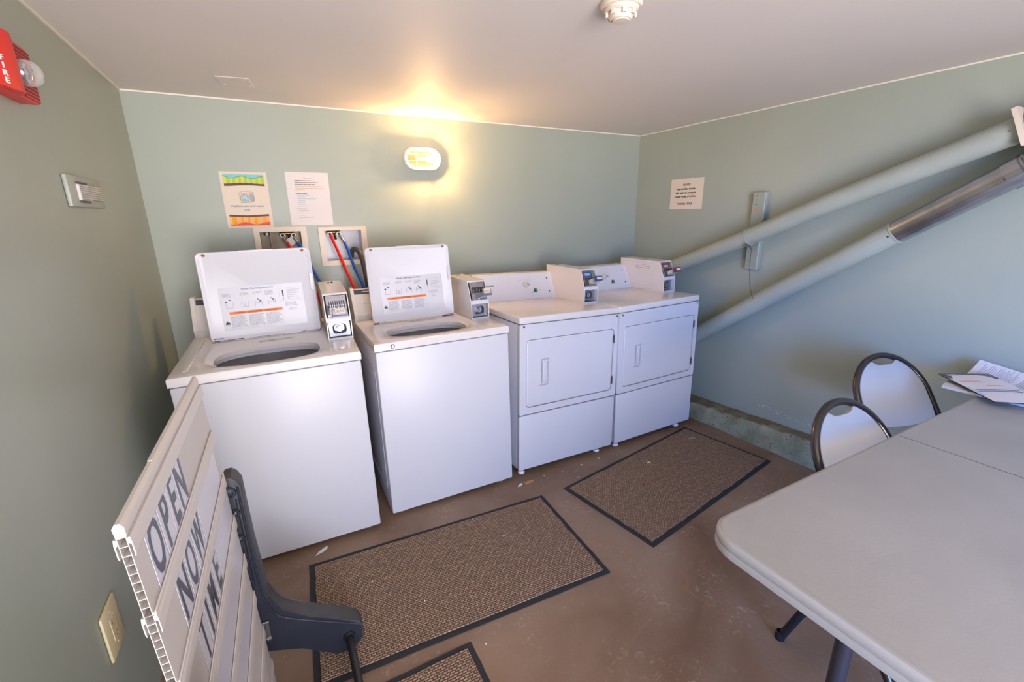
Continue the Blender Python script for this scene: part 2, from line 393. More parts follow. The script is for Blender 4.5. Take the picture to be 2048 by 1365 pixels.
# ------------------------------------------------------------------ room shell
T = .14
def shell():
    b = MB(); b.box(-T, W+T, YF-.14, T, -.1, 0, M_floor); struct(b.build('floor', smooth=False))
    b = MB(); b.box(-T, W+T, YF-.14, T, H, H+.1, M_ceil); struct(b.build('ceiling', smooth=False))
    b = MB(); b.box(-T, 0, YF-.14, T, 0, H, M_wall); struct(b.build('wall_left', smooth=False))
    b = MB(); b.box(W, W+T, YF-.14, T, 0, H, M_wall)
    rw = random.Random(8)     # flecks of bare plaster just above the curb
    for k in range(34):
        y = -1.26-rw.uniform(0, .34); z = .232-(-y-1.26)*.06+rw.uniform(-.012, .012); l, h_ = rw.uniform(.002, .009), rw.uniform(.0012, .003)
        b.poly([(W-.0004, y-l, z), (W-.0004, y, z+h_), (W-.0004, y+l, z+h_*.4), (W-.0004, y, z-h_*.6)], M_white_scrap)
    struct(b.build('wall_right', smooth=False))
    # back wall with the two openings that take the recessed laundry boxes
    b = MB(); xs = [0, .478, .695, .812, 1.03, W]; zs = [0, 1.206, 1.392, H]
    xs = [0, .478, .695, .812, 1.03, W]
    for i in range(5):
        for j in range(3):
            if j == 1 and i in (1, 3): continue
            b.box(xs[i], xs[i+1], 0, .1, zs[j], zs[j+1], M_wall)
    bmesh.ops.remove_doubles(b.bm, verts=b.bm.verts, dist=1e-5)
    struct(b.build('wall_back', smooth=False))
    b = MB()
    b.box(0, DX0, YF-.12, YF, 0, H, M_wall); b.box(DX1, W, YF-.12, YF, 0, H, M_wall); b.box(DX0, DX1, YF-.12, YF, DZ, H, M_wall)
    struct(b.build('wall_front', smooth=False))
    # door frame around the open doorway behind the camera
    b = MB()
    for x0, x1 in ((DX0-.06, DX0), (DX1, DX1+.06)): b.box(x0, x1, YF-.0, YF+.018, 0, DZ+.06, M_white, .003)
    b.box(DX0, DX1, YF, YF+.018, DZ, DZ+.06, M_white, .003)
    struct(b.build('door_1'))
    # thin caulk beads at the ceiling line and the corners
    b = MB(); b.box(0, W, -.006, 0, H-.007, H, M_caulk); struct(b.build('trim_1', smooth=False))
    b = MB(); b.box(0, .006, YF, -.006, H-.006, H, M_caulk); struct(b.build('trim_2', smooth=False))
    b = MB(); b.box(W-.006, W, YF, -.006, H-.006, H, M_caulk); struct(b.build('trim_3', smooth=False))
    # concrete curb along the foot of the right wall
    b = MB(); rnd = random.Random(3)
    N = 90; ring = []
    for i in range(N+1):
        y = -.02-i*(3.70)/N
        xb = W-.142+max(0, (-y-.75))*.055; xb = min(xb, W-.045)
        zt = min(.175, .108+max(0, -y-.7)*.062)+rnd.uniform(-.003, .003)
        c = .016+rnd.uniform(-.006, .009)*(1.6 if 1.35 < -y < 1.7 else 1)
        ring.append([b.bm.verts.new(p) for p in ((xb-.004+rnd.uniform(-.002, .002), y, 0), (xb+.004, y, zt-c-.012), (xb+.012+c*.4, y, zt-c*.3), (W-.001, y, zt), (W-.001, y, 0))])
    fs = []
    for A, B in zip(ring, ring[1:]):
        for k in range(5): fs.append(b.bm.faces.new((A[k], A[(k+1) % 5], B[(k+1) % 5], B[k])))
    fs += [b.bm.faces.new(ring[0]), b.bm.faces.new(ring[-1])]; b._new(fs, M_curb)
    struct(b.build('baseboard_right', ang=50))
shell()

# ------------------------------------------------------------------ washers and dryers
def bars(b, x0, x1, y, z0, n, h, gap, m, M, ragged=.3, rnd=random.Random(5)):
    for i in range(n):
        z = z0-i*gap; xe = x1-(x1-x0)*rnd.uniform(0, ragged); x = x0
        while x < xe-.002:
            l = rnd.uniform(.004, .012)*(x1-x0)/.06; e = min(x+l, xe)
            b.poly([M @ Vector(p) for p in ((x, z-h/2, 0), (e, z-h/2, 0), (e, z+h/2, 0), (x, z+h/2, 0))], m); x = e+.0016
def coin_box(parent, x0, x1, zb, yf, yb, ht, kind):
    """meter case standing on the deck: lower front vertical, upper front sloping back"""
    t = .004; zt = zb+ht
    prof = [(yb, zb), (yf, zb), (yf, zb+ht*.43), (yf+.045, zt-.004), (yf+.052, zt), (yb, zt+.004)]
    b = MB()
    # side plates, top, bottom lip, back: an open-fronted steel case
    b.prism(prof, 'x', x0, x0+t, M_enamel_top); b.prism(prof, 'x', x1-t, x1, M_enamel_top)
    b.prism([(yf+.046, zt-.008), (yf+.052, zt), (yb, zt+.004), (yb, zt-.004)], 'x', x0+t, x1-t, M_enamel_top)
    b.box(x0+t, x1-t, yb-.004, yb, zb, zt, M_enamel)
    b.box(x0+t, x1-t, yf, yf+.012, zb, zb+.008, M_enamel)
    b.box(x0+t, x1-t, yf+.002, yf+.05, zb+ht*.43-.006, zb+ht*.43+.014, M_enamel)
    for dx in (.45, .6): b.cyl((x0+(x1-x0)*dx, yb-.05, zt), (x0+(x1-x0)*dx, yb-.05, zt+.008), .005, M_brass if kind != 'w1' else M_dark, 10)
    case = b.build('coin_box', parent, ang=25)
    # vault with lock in the lower bay
    b = MB(); d = .016 if kind[0] == 'w' else .03
    yv = yf+d; mv = M_vault
    xa, xb_, za, zc = x0+.008, x1-.008, zb+.012, zb+ht*.43-.01
    out = rrect(xa, xb_, za, zc, .004, 3); inn = rrect(xa+.016, xb_-.016, za+.012, zc-.010, .014, 3)
    b.ring(out, inn, 'y', yv, yv+.006, mv)
    cup = rrect(xa+.024, xb_-.024, za+.019, zc-.017, .010, 3)
    P = [b.bm.verts.new((p[0], yv+.001, p[1])) for p in inn]; Q = [b.bm.verts.new((p[0], yv+.02, p[1])) for p in cup]
    fs = [b.bm.faces.new((P[i], P[(i+1) % len(P)], Q[(i+1) % len(P)], Q[i])) for i in range(len(P))]+[b.bm.faces.new(Q)]
    b._new(fs, M_vault)
    cx, cz = (xa+xb_)/2, (za+zc)/2
    for sx_ in (xa+.008, xb_-.008):
        for sz in (za+.006, zc-.006): b.cyl((sx_, yv, sz), (sx_, yv-.003, sz), .0042, M_steel, 10)
    v = b.build('coin_vault', case, ang=30)
    b = MB(); b.cyl((cx, yv+.02, cz), (cx, yv-.003, cz), .0125, M_chrome, 20); b.cyl((cx, yv-.003, cz), (cx, yv-.0045, cz), .006, M_chrome, 14)
    b.box(cx-.001, cx+.001, yv-.0052, yv-.004, cz-.004, cz+.004, M_ink); b.build('lock', case)
    # coin slide in the upper, sloping bay
    b = MB()
    a = Vector((x0+t, yf+.001, zb+ht*.43+.012)); up = Vector((0, .045, ht*.57-.02)).normalized()
    Mx = basis(a, (1, 0, 0), up); w_ = (x1-x0)-2*t; L = Vector((0, .045, ht*.57-.016)).length
    bz = MB
    b.box(.006, w_-.006, .004, L-.006, -.004, .002, M_chrome, .0015, 1, Mx)
    b.box(.0, w_, -.002, .004, -.01, .002, M_enamel, 0, 1, Mx)
    if kind in ('w1', 'w2'):
        for k in range(8):       # coin slots standing in a row
            x = .018+k*(w_-.036)/7.2
            b.box(x, x+.0022, L*.42, L*.70, .002, .012, M_dark, 0, 1, Mx)
            b.box(x+.003, x+.0052, L*.42, L*.64, .002, .010, M_rust if k % 2 else M_steel, 0, 1, Mx)
        b.box(.012, w_-.012, L*.52, L*.56, .002, .009, M_steel, 0, 1, Mx)
        for k in range(3):
            p = Mx @ Vector((.02+k*(w_-.04)/2, L*.84, .002)); q = Mx @ Vector((.02+k*(w_-.04)/2, L*.84, .004)); b.cyl(p, q, .003, M_steel, 10)
    else:
        b.box(.008, w_-.03, L*.55, L*.88, .002, .004, M_bluelab if kind == 'd1' else M_redlab, 0, 1, Mx)
        b.box(.016, w_-.04, L*.64, L*.78, .004, .0045, M_lightgrey_ink, 0, 1, Mx)
        for k in range(7):
            x = .014+k*.011; b.box(x, x+.003, L*.40, L*.52, .002, .008, M_dark, 0, 1, Mx)
    b.build('coin_slide', case, ang=30)
    b = MB()                     # push handle and price card
    if kind == 'w1':
        b.tube([Mx @ Vector(p) for p in ((.012, L*.50, .006), (.010, L*.30, .014), (.012, L*.12, .012))], .006, M_steel, 10)
        b.box(.026, w_-.010, L*.06, L*.34, .004, .012, M_chrome, .002, 1, Mx); b.box(.040, w_-.02, L*.14, L*.36, .012, .013, M_paper_cream, 0, 1, Mx)
        b.text('$2.00', .014, M_grey_ink, Mx @ Matrix.Translation((w_/2+.01, L*.25, .0134)))
        b.box(.030, w_-.012, L*.07, L*.10, .012, .0126, M_blue_ink, 0, 1, Mx)
    elif kind == 'w2':
        b.box(.030, w_-.022, L*.05, L*.34, .0, .006, M_steel, 0, 1, Mx); b.box(.05, w_-.02, L*.10, L*.34, .0, .055, M_chrome, .002, 1, Mx)
        b.box(.052, w_+.006, L*.10, L*.46, .050, .058, M_chrome, .001, 1, Mx); b.box(.060, w_-.0, L*.22, L*.44, .058, .059, M_paper_cream, 0, 1, Mx)
        b.text('$2.00', .013, M_brass, Mx @ Matrix.Translation((w_/2+.028, L*.33, .0594)))
        b.box(.052, w_+.006, L*.11, L*.17, .058, .0588, M_blue_ink, 0, 1, Mx)
    else:
        b.box(.010, w_-.016, L*.10, L*.36, .001, .010, M_dark, 0, 1, Mx)
        b.box(.030, w_-.020, L*.12, L*.36, .004, .050, M_enamel_grey, .001, 1, Mx)
        b.box(.034, w_-.024, L*.14, L*.34, .050, .064, M_chrome, .003, 1, Mx)
        b.box(.030, w_-.020, L*.12, L*.38, .064, .086, M_bluelab if kind == 'd1' else M_redlab, .002, 1, Mx)
        b.box(.036, w_-.026, L*.18, L*.30, .086, .087, M_paper_cream, 0, 1, Mx)
    b.build('slide_handle', case, ang=30)
    return case

def root_for(name, label, cat, p, group=None):
    x, y, r, t, q, wd = p
    o = empty(name, label, cat, (x+math.cos(R(r))*wd/2, y+math.sin(R(r))*wd/2, 0), (R(q), R(t), R(r)), group, 'YXZ'); return o

def side_profile(b, x, yf, yb, z0, z1, m): pass
def washer(p, label, kind):
    root = root_for('washing_machine', label, 'washing machine', p, None)
    w2 = .3415; D = .70; Z = .9089; zb = .022; band = .037
    b = MB(); t = .004
    b.box(-w2+.003, w2-.003, .002, D, zb, Z-band-.004, M_enamel, .007, 2)
    for s in (-1, 1):        # pressed panel on each flank
        vs = rrect(.07, D-.06, zb+.10, Z-band-.10, .05, 5)
        b.ring(rrect(.06, D-.05, zb+.09, Z-band-.09, .06, 5), vs, 'x', s*(w2-.004), s*(w2-.0005), M_enamel)
    b.bm.faces.ensure_lookup_table()          # the cabinet is open at the top, under the deck
    bmesh.ops.delete(b.bm, geom=[f for f in b.bm.faces if f.calc_center_median().z > Z-band-.006 and abs(f.normal.z) > .9 and f.calc_area() > .1], context='FACES')
    b.build('cabinet', root, ang=30)
    b = MB(); b.ring(rrect(-w2+.006, w2-.006, .008, D-.006, .004, 2), rrect(-w2+.02, w2-.02, .022, D-.02, .004, 2), 'z', Z-band-.006, Z-band, M_groove); b.build('seal_strip', root, smooth=False)
    # deck: slab with an oval mouth
    cx, cy, hw, hd = (-.012, .185, .202, .128) if kind == 'w1' else (-.03, .215, .205, .135)
    b = MB(); n = 48
    def rpt(th, ex, ey, k): # superellipse
        c, s_ = math.cos(th), math.sin(th); return (cx+ex*math.copysign(abs(c)**(2/k), c), cy+ey*math.copysign(abs(s_)**(2/k), s_))
    th = [2*math.pi*i/n for i in range(n)]
    inner = [rpt(a, hw, hd, 2.8) for a in th]; mid = [rpt(a, hw+.022, hd+.018, 3.0) for a in th]
    def edge(a):
        c, s_ = math.cos(a), math.sin(a); X0, X1, Y0, Y1 = -w2+.008, w2-.008, .008, D-.008
        tx = ((X1 if c > 0 else X0)-cx)/c if abs(c) > 1e-6 else 1e9; ty = ((Y1 if s_ > 0 else Y0)-cy)/s_ if abs(s_) > 1e-6 else 1e9
        k = min(tx, ty); return (cx+c*k, cy+s_*k)
    # snap nearest samples to the true corners
    outer = [edge(a) for a in th]
    for cxn, cyn in ((-w2+.008, .008), (w2-.008, .008), (w2-.008, D-.008), (-w2+.008, D-.008)):
        j = min(range(n), key=lambda i: (outer[i][0]-cxn)**2+(outer[i][1]-cyn)**2); outer[j] = (cxn, cyn)
    def off(P, d):
        return [(x+(-d if x < -w2+.0081 else d if x > w2-.0081 else 0), y+(-d if y < .0081 else d if y > D-.0081 else 0)) for x, y in P]
    L = [(outer, Z), (mid, Z-.0005), ([((a[0]+c[0])/2, (a[1]+c[1])/2) for a, c in zip(mid, inner)], Z-.008), (inner, Z-.012), (inner, Z-.03)]
    rings = [[b.bm.verts.new((x, y, z)) for x, y in P] for P, z in L]
    o1 = [[b.bm.verts.new((x, y, z)) for x, y in off(outer, d)] for d, z in ((.005, Z-.002), (.008, Z-.008), (.008, Z-band), (.0, Z-band))]
    seq = [o1[3], o1[2], o1[1], o1[0]]+rings; fs = []
    for A, B in zip(seq, seq[1:]):
        for i in range(n): fs.append(b.bm.faces.new((A[i], A[(i+1) % n], B[(i+1) % n], B[i])))
    b._new(fs, M_enamel_top)
    # long raised ribs beside the lid
    for x0, x1 in ((-.30, -.283), (.222, .232)):
        if kind == 'w2' and x0 < 0: continue
        b.box(x0, x1, .06, .50, Z-.002, Z+.0025, M_enamel_top, .002, 1)
    b.build('top_panel', root, ang=40)
    # tub and basket seen through the mouth
    b = MB()
    rr = [[(cx+(x-cx)*k, cy+(y-cy)*k, z) for x, y in inner] for k, z in ((1.0, Z-.028), (1.04, Z-.032), (1.05, Z-.048))]
    V = [[b.bm.verts.new(p_) for p_ in P] for P in rr]; fs = []
    for A, B in zip(V, V[1:]):
        for i in range(n): fs.append(b.bm.faces.new((A[i], A[(i+1) % n], B[(i+1) % n], B[i])))
    b._new(fs, M_tub)
    b.lathe([(.245, Z-.115), (.262, Z-.10), (.268, Z-.10), (.268, .38), (.0, .38)], M_tub, Matrix.Translation((cx, .30, 0)), 48)
    b.build('tub', root, ang=40)
    b = MB()                    # white balance ring around the basket and the agitator
    b.lathe([(.264, Z-.055), (.245, Z-.052), (.222, Z-.075), (.205, Z-.12), (.205, .40), (0, .40)], M_enamel, Matrix.Translation((cx, .30, 0)), 48)
    b.lathe([(0, .80), (.03, .80), (.045, .78), (.05, .6), (.09, .45), (.15, .41)], M_white, Matrix.Translation((cx, .30, 0)), 28)
    b.build('basket', root, ang=40)
    # rating label on the deck behind the mouth
    b = MB(); Ml = Matrix.Translation((cx+.03, (.355 if kind == 'w1' else .385), Z+.0006))
    b.box(-.075, .075, -.014, .014, 0, .0002, M_enamel_top, M=Ml); Mb = Ml @ Matrix.Translation((0, 0, .0006))
    bars(b, -.07, -.045, 0, .006, 3, .002, .005, M_ink, Mb, .2); bars(b, -.036, .0, 0, .006, 3, .0025, .005, M_ink, Mb, .1)
    bars(b, .03, .068, 0, .006, 3, .0015, .004, M_grey_ink, Mb, .5); b.build('rating_label', root, smooth=False)
    # lid, opened and leaning back on the console
    lx0, lx1, ly, lz, lean = (-.250, .213, .432, Z+.001, 7) if kind == 'w1' else (-.262, .200, .425, Z+.006, 6)
    LW, LH = lx1-lx0, .402
    lid = bpy.data.objects.new('lid', None)
    Ml = basis((lx0, ly, lz), (1, 0, 0), (0, math.sin(R(lean)), math.cos(R(lean))))   # z axis points to the viewer side
    b = MB(); out = rrect(0, LW, 0, LH, .022, 6); inn = rrect(.008, LW-.008, .008, LH-.008, .018, 6); inn2 = rrect(.016, LW-.016, .016, LH-.016, .014, 6)
    def lay(P, z): return [b.bm.verts.new(Ml @ Vector((x, y, z))) for x, y in P]
    seq = [lay(out, -.012), lay(out, .004), lay(rrect(.003, LW-.003, .003, LH-.003, .02, 6), .0065), lay(inn, .006), lay(inn2, .001)]
    fs = []
    for A, B in zip(seq, seq[1:]):
        for i in range(len(A)): fs.append(b.bm.faces.new((A[i], A[(i+1) % len(A)], B[(i+1) % len(A)], B[i])))
    fs.append(b.bm.faces.new(seq[-1])); fs.append(b.bm.faces.new(list(reversed(seq[0])))); b._new(fs, M_enamel)
    b.box(LW*.36, LW*.66, LH-.010, LH+.0015, -.008, .0075, M_enamel, .001, 1, Ml)      # finger lip
    b.box(LW-.020, LW-.004, LH*.50, LH*.70, .004, .0085, M_enamel, .003, 1, Ml)
    lid = b.build('lid', root, ang=40)
    for x in (.033, LW-.033):
        b = MB(); b.lathe([(.0, .0015), (.0075, .0015), (.0075, .006), (.004, .0085), (0, .0085)], M_wood, Ml @ Matrix.Translation((x, LH-.012, 0)), 16); b.lathe([(.0028, .0085), (.0028, .0095), (0, .0095)], M_dark, Ml @ Matrix.Translation((x, LH-.012, 0)), 10); b.build('bumper', lid)
    rnd = random.Random(11 if kind == 'w1' else 12)       # rust along the hinge edge
    def smear(x0, x1, y, wd):
        b = MB(); P = []; k = 14
        for i in range(k+1): P.append((x0+(x1-x0)*i/k, y-rnd.uniform(.2, 1)*wd))
        for i in range(k, -1, -1): P.append((x0+(x1-x0)*i/k, y+rnd.uniform(.0, .35)*wd))
        b.poly([Ml @ Vector((x, yy, .0073)) for x, yy in P], M_rust); b.build('rust_stain', lid, smooth=False)
    if kind == 'w1':
        smear(.012, .13, .006, .0045); smear(.17, .30, .005, .002); smear(LW-.09, LW-.012, .006, .003); smear(.010, .05, .016, .004)
    else: smear(.02, .07, .005, .0022); smear(LW-.06, LW-.012, .006, .003)
    for r0, r1 in ((.004, .10 if kind == 'w1' else .03), (LW-.07, LW-.006)):
        b = MB(); b.box(r0, r1, -.006, .0, -.008, .003, M_rust, 0, 1, Ml); b.build('rusty_hinge', lid, smooth=False)
    # instruction label
    b = MB(); Mt = Ml @ Matrix.Translation((0, 0, .0016)); Mi = Mt @ Matrix.Translation((0, 0, .0004))
    def q(x0, x1, y0, y1, m, MM=Mi): b.poly([MM @ Vector(p_) for p_ in ((x0, y0, 0), (x1, y0, 0), (x1, y1, 0), (x0, y1, 0))], m)
    s = .97; X = lambda u: LW*u
    q(X(.13), X(.88), LH*.11, LH*.60, M_enamel, Mt)
    b.text('Washer Operating Instructions', .0105, M_blue_ink if kind == 'w1' else M_ink, Mi @ Matrix.Translation((X(.47), LH*.575, 0)), bold=.0001)
    for u, n_ in ((.16, 4), (.31, 3), (.42, 2), (.53, 5)): bars(b, X(u), X(u+.09), 0, LH*.53, n_, .0014, .0042, M_grey_ink, Mi)
    for u, k in ((.18, 0), (.31, 1), (.43, 2), (.55, 3)):      # little pictograms
        y0 = LH*.37; x0 = X(u); wd = .028; th_ = .0009; ic = M_ink if kind != 'w1' else M_blue_ink
        q(x0, x0+th_, y0, y0+.026, ic); q(x0+wd, x0+wd+th_, y0, y0+.026, ic)
        if k in (0, 1): q(x0, x0+wd, y0, y0+th_, ic)
        else: q(x0-.003, x0+wd+.003, y0+.014, y0+.014+th_, ic)
        if k == 0: q(x0-.003, x0+.006, y0+.026, y0+.032, ic); q(x0+.012, x0+.022, y0+.034, y0+.039, ic)
        if k == 1: q(x0+.012, x0+.013, y0, y0+.020, ic); q(x0+.017, x0+.018, y0, y0+.020, ic)
        if k >= 2: b.poly([Mi @ Vector(p_) for p_ in ((x0+.010, y0+.032, 0), (x0+.020, y0+.022, 0), (x0+.022, y0+.025, 0), (x0+.012, y0+.035, 0))], ic); b.poly([Mi @ Vector(p_) for p_ in ((x0+.017, y0+.020, 0), (x0+.026, y0+.017, 0), (x0+.023, y0+.028, 0))], ic)
    x0, x1, y0, y1 = X(.655), X(.87), LH*.40, LH*.545
    for a in ((x0, x1, y0, y0+.0007), (x0, x1, y1, y1+.0007), (x0, x0+.0007, y0, y1), (x1, x1+.0007, y0, y1)): q(*a, M_lightgrey_ink)
    q(x0+.014, x0+.019, y0+.022, y1-.008, M_ink); q(x0+.0155, x0+.0175, y0+.006, y0+.022, M_grey_ink)
    bars(b, x0+.034, x1-.008, 0, y1-.008, 6, .0013, .0085, M_grey_ink, Mi)
    ob = M_orange
    q(X(.195), X(.665), LH*.295, LH*.295+.0125, ob)
    b.text('! WARNING    ! AVERTISSEMENT    ! ADVERTENCIA', .0078, M_ink, Mi @ Matrix.Translation((X(.43), LH*.295+.0062, .0003)), bold=.0001)
    for a in ((X(.135), X(.665), LH*.13, LH*.13+.0007), (X(.135), X(.135)+.0007, LH*.13, LH*.295), (X(.665), X(.665)+.0007, LH*.13, LH*.295)): q(*a, M_lightgrey_ink)
    for u0, u1 in ((.20, .345), (.355, .50), (.51, .655)): bars(b, X(u0), X(u1), 0, LH*.275, 12, .0014, .0044, M_grey_ink, Mi, .25)
    bars(b, X(.70), X(.83), 0, LH*.375, 4, .0013, .0048, M_grey_ink, Mi); bars(b, X(.73), X(.80), 0, LH*.31, 3, .0013, .0045, M_grey_ink, Mi)
    # flame pictogram
    bx, by = X(.147), LH*.19
    b.poly([Mi @ Vector((bx+x, by+y, 0)) for x, y in ((0, 0), (.018, 0), (.0175, .008), (.015, .005), (.0145, .013), (.011, .007), (.0085, .017), (.006, .007), (.0035, .011), (.002, .005))], M_ink)
    q(bx-.001, bx+.019, by-.003, by-.001, M_ink)
    b.build('instruction_label', lid, smooth=False)
    # console behind the lid
    b = MB(); x0, x1 = (-.332, .222) if kind == 'w1' else (-.336, .232)
    pr = [(.575, Z+.0), (.565, Z+.035), (.640, Z+.170), (.66, Z+.172), (.69, Z+.150), (.69, Z)]
    for a, c in ((x0, x0+.018), (x1-.018, x1)): b.prism([(.568, Z), (.556, Z+.036), (.630, Z+.178), (.668, Z+.180), (.698, Z+.155), (.698, Z)], 'x', a, c, M_strip)
    b.prism(pr, 'x', x0+.018, x1-.018, M_enamel_grey); con = b.build('console', root, ang=25)
    b = MB(); Mc = basis((x0+.018, .565, Z+.035), (1, 0, 0), (0, .075, .135)); LL = math.hypot(.075, .135)
    b.box(.002, x1-x0-.04, LL*.80, LL*.97, .0005, .0016, M_dark, 0, 1, Mc); b.box(.0, x1-x0-.04, .0, .004, .0005, .003, M_strip, 0, 1, Mc)
    bars(b, .045, .11, 0, LL*.885, 1, .006, .01, M_paper, Mc @ Matrix.Translation((0, 0, .0022)), .1)
    bars(b, .04, .16, 0, LL*.42, 1, .0012, .01, M_ink, Mc @ Matrix.Translation((0, 0, .0009)), .1)
    b.cyl((x0+.009, .5605, Z+.012), (x0+.009, .5555, Z+.012), .003, M_steel, 10)
    b.build('control_panel', con, smooth=False)
    cb = coin_box(root, *( (.232, .340, Z, .222, .60, .207, 'w1') if kind == 'w1' else (.235, .341, Z, .240, .62, .207, 'w2')))
    if kind == 'w2':
        b = MB(); b.lathe([(.0, .006), (.006, .006), (.010, .003), (.010, 0)], M_steel, basis((-.259, -.001, .889), (1, 0, 0), (0, 0, 1)), 18); b.build('lock', root)
    for x in (-w2+.06, w2-.06):
        for y in (.05, D-.05):
            b = MB(); b.lathe([(0, 0), (.019, 0), (.019, .006), (.014, .012), (.008, .014), (.008, .03)], M_ivory, None, 16); b.build('foot', root, loc=(x, y, 0))
    return root

W1 = (.13, -.9443, -2.75, -.8953, 1.7818, .683); W2 = (.8772, -.9237, -.8803, -.4187, -.9618, .683)
D1 = (1.5998, -.9272, .3176, 1.3373, -.9621, .6864); D2 = (2.3042, -.9295, .1786, -.7562, -.4881, .6864)
washer(W1, 'white top-loading washing machine nearest the left wall, rusty open lid', 'w1')
washer(W2, 'white top-loading washing machine with open lid, between the rusty-lidded washer and the dryers', 'w2')

def dryer(p, label, kind):
    root = root_for('tumble_dryer', label, 'tumble dryer', p)
    w2 = .3432; D = .70; Z = .9337; zb = .036; band = .0373; seam = .375
    b = MB()
    b.box(-w2+.004, w2-.004, .022, D, zb, Z-band-.004, M_enamel, .004, 2)
    cab = b.build('cabinet', root, ang=30)
    # front panel with the recessed door frame
    b = MB(); dx0, dx1, dz0, dz1 = -.296, .306, .420, .803
    out = rrect(-w2+.002, w2-.002, seam+.004, Z-band-.003, .008, 4); inn = rrect(dx0-.004, dx1+.004, dz0-.004, dz1+.004, .024, 4)
    b.ring(out, inn, 'y', 0, .022, M_enamel); b.prism(inn, 'y', .016, .022, M_groove)
    b.build('front_panel', root, ang=30)
    b = MB(); b.box(-w2+.002, w2-.002, 0, .022, zb, seam-.004, M_enamel, .007, 3); b.build('toe_panel', root, ang=30)
    b = MB(); b.box(-w2+.006, w2-.006, .01, .03, seam-.006, seam+.006, M_groove); b.build('seam_strip', root, smooth=False); b = MB(); b.box(-w2+.006, w2-.006, .012, D-.01, Z-band-.006, Z-band+.001, M_groove); b.build('seal_strip', root, smooth=False)
    b = MB(); b.box(-w2, w2, -.002, D, Z-band, Z, M_enamel_top, .007, 3); b.build('top_panel', root, ang=30)
    b = MB(); o1 = rrect(dx0, dx1, dz0, dz1, .020, 5); o2 = rrect(dx0+.006, dx1-.006, dz0+.006, dz1-.006, .016, 5)
    A = [b.bm.verts.new((x, .016, z)) for x, z in o1]; B = [b.bm.verts.new((x, .003, z)) for x, z in o1]; C_ = [b.bm.verts.new((x, 0, z)) for x, z in o2]
    hx0, hx1, hz0, hz1 = (-.224, -.154, .532, .694) if kind == 'd1' else (-.214, -.154, .531, .680)
    o3 = rrect(hx0, hx1, hz0, hz1, .012, 5)
    E = [b.bm.verts.new((x, 0, z)) for x, z in o3]; F_ = [b.bm.verts.new((x, .012, z)) for x, z in rrect(hx0+.004, hx1-.004, hz0+.004, hz1-.004, .009, 5)]
    n = len(o1); fs = []
    for P, Q in ((A, B), (B, C_), (C_, E), (E, F_)):
        for i in range(n): fs.append(b.bm.faces.new((P[i], P[(i+1) % n], Q[(i+1) % n], Q[i])))
    fs += [b.bm.faces.new(F_), b.bm.faces.new(A)]; b._new(fs, M_enamel); door = b.build('door', root, ang=14)
    b = MB(); xm = (hx0+hx1)/2+.006
    b.box(xm-.012, xm+.012, -.004, .011, hz0+.018, hz1-.018, M_enamel, .004, 2); b.box(xm-.014, hx1-.003, .001, .011, hz1-.026, hz1-.010, M_enamel, .002, 1); b.box(xm-.014, hx1-.003, .001, .011, hz0+.010, hz0+.026, M_enamel, .002, 1)
    b.build('door_handle', door, ang=30)
    for z in (.744, .484):
        b = MB(); b.box(dx1-.002, dx1+.008, -.006, .004, -.027, .027, M_steel, .002, 1); b.box(dx1-.003, dx1-.001, -.007, .001, -.02, .02, M_dark); b.build('hinge', root, loc=(0, 0, z))
    for x in (-.315, .325):
        b = MB(); b.lathe([(0, .003), (.004, .003), (.007, .0)], M_steel, basis((0, 0, 0), (1, 0, 0), (0, 0, 1)), 14); b.box(-.002, .003, -.0036, -.0028, -.003, .004, M_dark); b.build('screw', root, loc=(x, -.0005, .881))
    # console with sloping face
    b = MB(); cx1 = .214 if kind == 'd1' else .205; cx0 = -.343
    pr = [(.520, Z), (.598, Z+.160), (.612, Z+.166), (.69, Z+.166), (.69, Z)]
    b.prism(pr, 'x', cx0, cx1+.03, M_enamel_top, mcap=M_enamel)
    con = b.build('console', root, ang=20)
    b = MB(); Mc = basis((cx0, .520, Z), (1, 0, 0), (0, .078, .160)); LL = math.hypot(.078, .16); cw = cx1-cx0
    out = rrect(.001, cw, .002, LL-.001, .006, 3)
    V = [b.bm.verts.new(Mc @ Vector((x, y, .0006))) for x, y in out]; V2 = [b.bm.verts.new(Mc @ Vector((x, y, .003))) for x, y in out]
    fs = [b.bm.faces.new((V[i], V[(i+1) % len(V)], V2[(i+1) % len(V)], V2[i])) for i in range(len(V))]+[b.bm.faces.new(V2)]; b._new(fs, M_enamel)
    for y in (.26, .78):
        b.lathe([(0, .0045), (.0035, .0045), (.0055, .003)], M_dark, Mc @ Matrix.Translation((cw-.02, LL*y, 0)), 12)
    Mi = Mc @ Matrix.Translation((0, 0, .0034))
    dxp = .36 if kind == 'd1' else .345
    for a in (-52, -40, -28, 28, 40, 52, 0): 
        bars(b, dxp+math.sin(R(a))*.055-.012, dxp+math.sin(R(a))*.055+.012, 0, LL*.60+math.cos(R(a))*.032, 1, .0012, .003, M_lightgrey_ink, Mi, .2)
    bars(b, dxp-.014, dxp+.014, 0, LL*.28, 1, .0012, .003, M_lightgrey_ink, Mi, .2)
    bars(b, .445, .475, 0, LL*.33, 1, .002, .003, M_blue_ink, Mi, .1)
    bars(b, .05, .13, 0, LL*.60, 1, .007, .003, M_grey_ink, Mi, .1); bars(b, .10, .13, 0, LL*.45, 2, .0015, .006, M_lightgrey_ink, Mi, .3)
    face = b.build('control_panel', con, ang=25)
    b = MB(); b.lathe([(.024, 0), (.024, .002), (.0185, .004), (.0165, .019), (.014, .021), (0, .021)], M_enamel_grey, Mc @ Matrix.Translation((dxp, LL*.56, .0035)), 26)
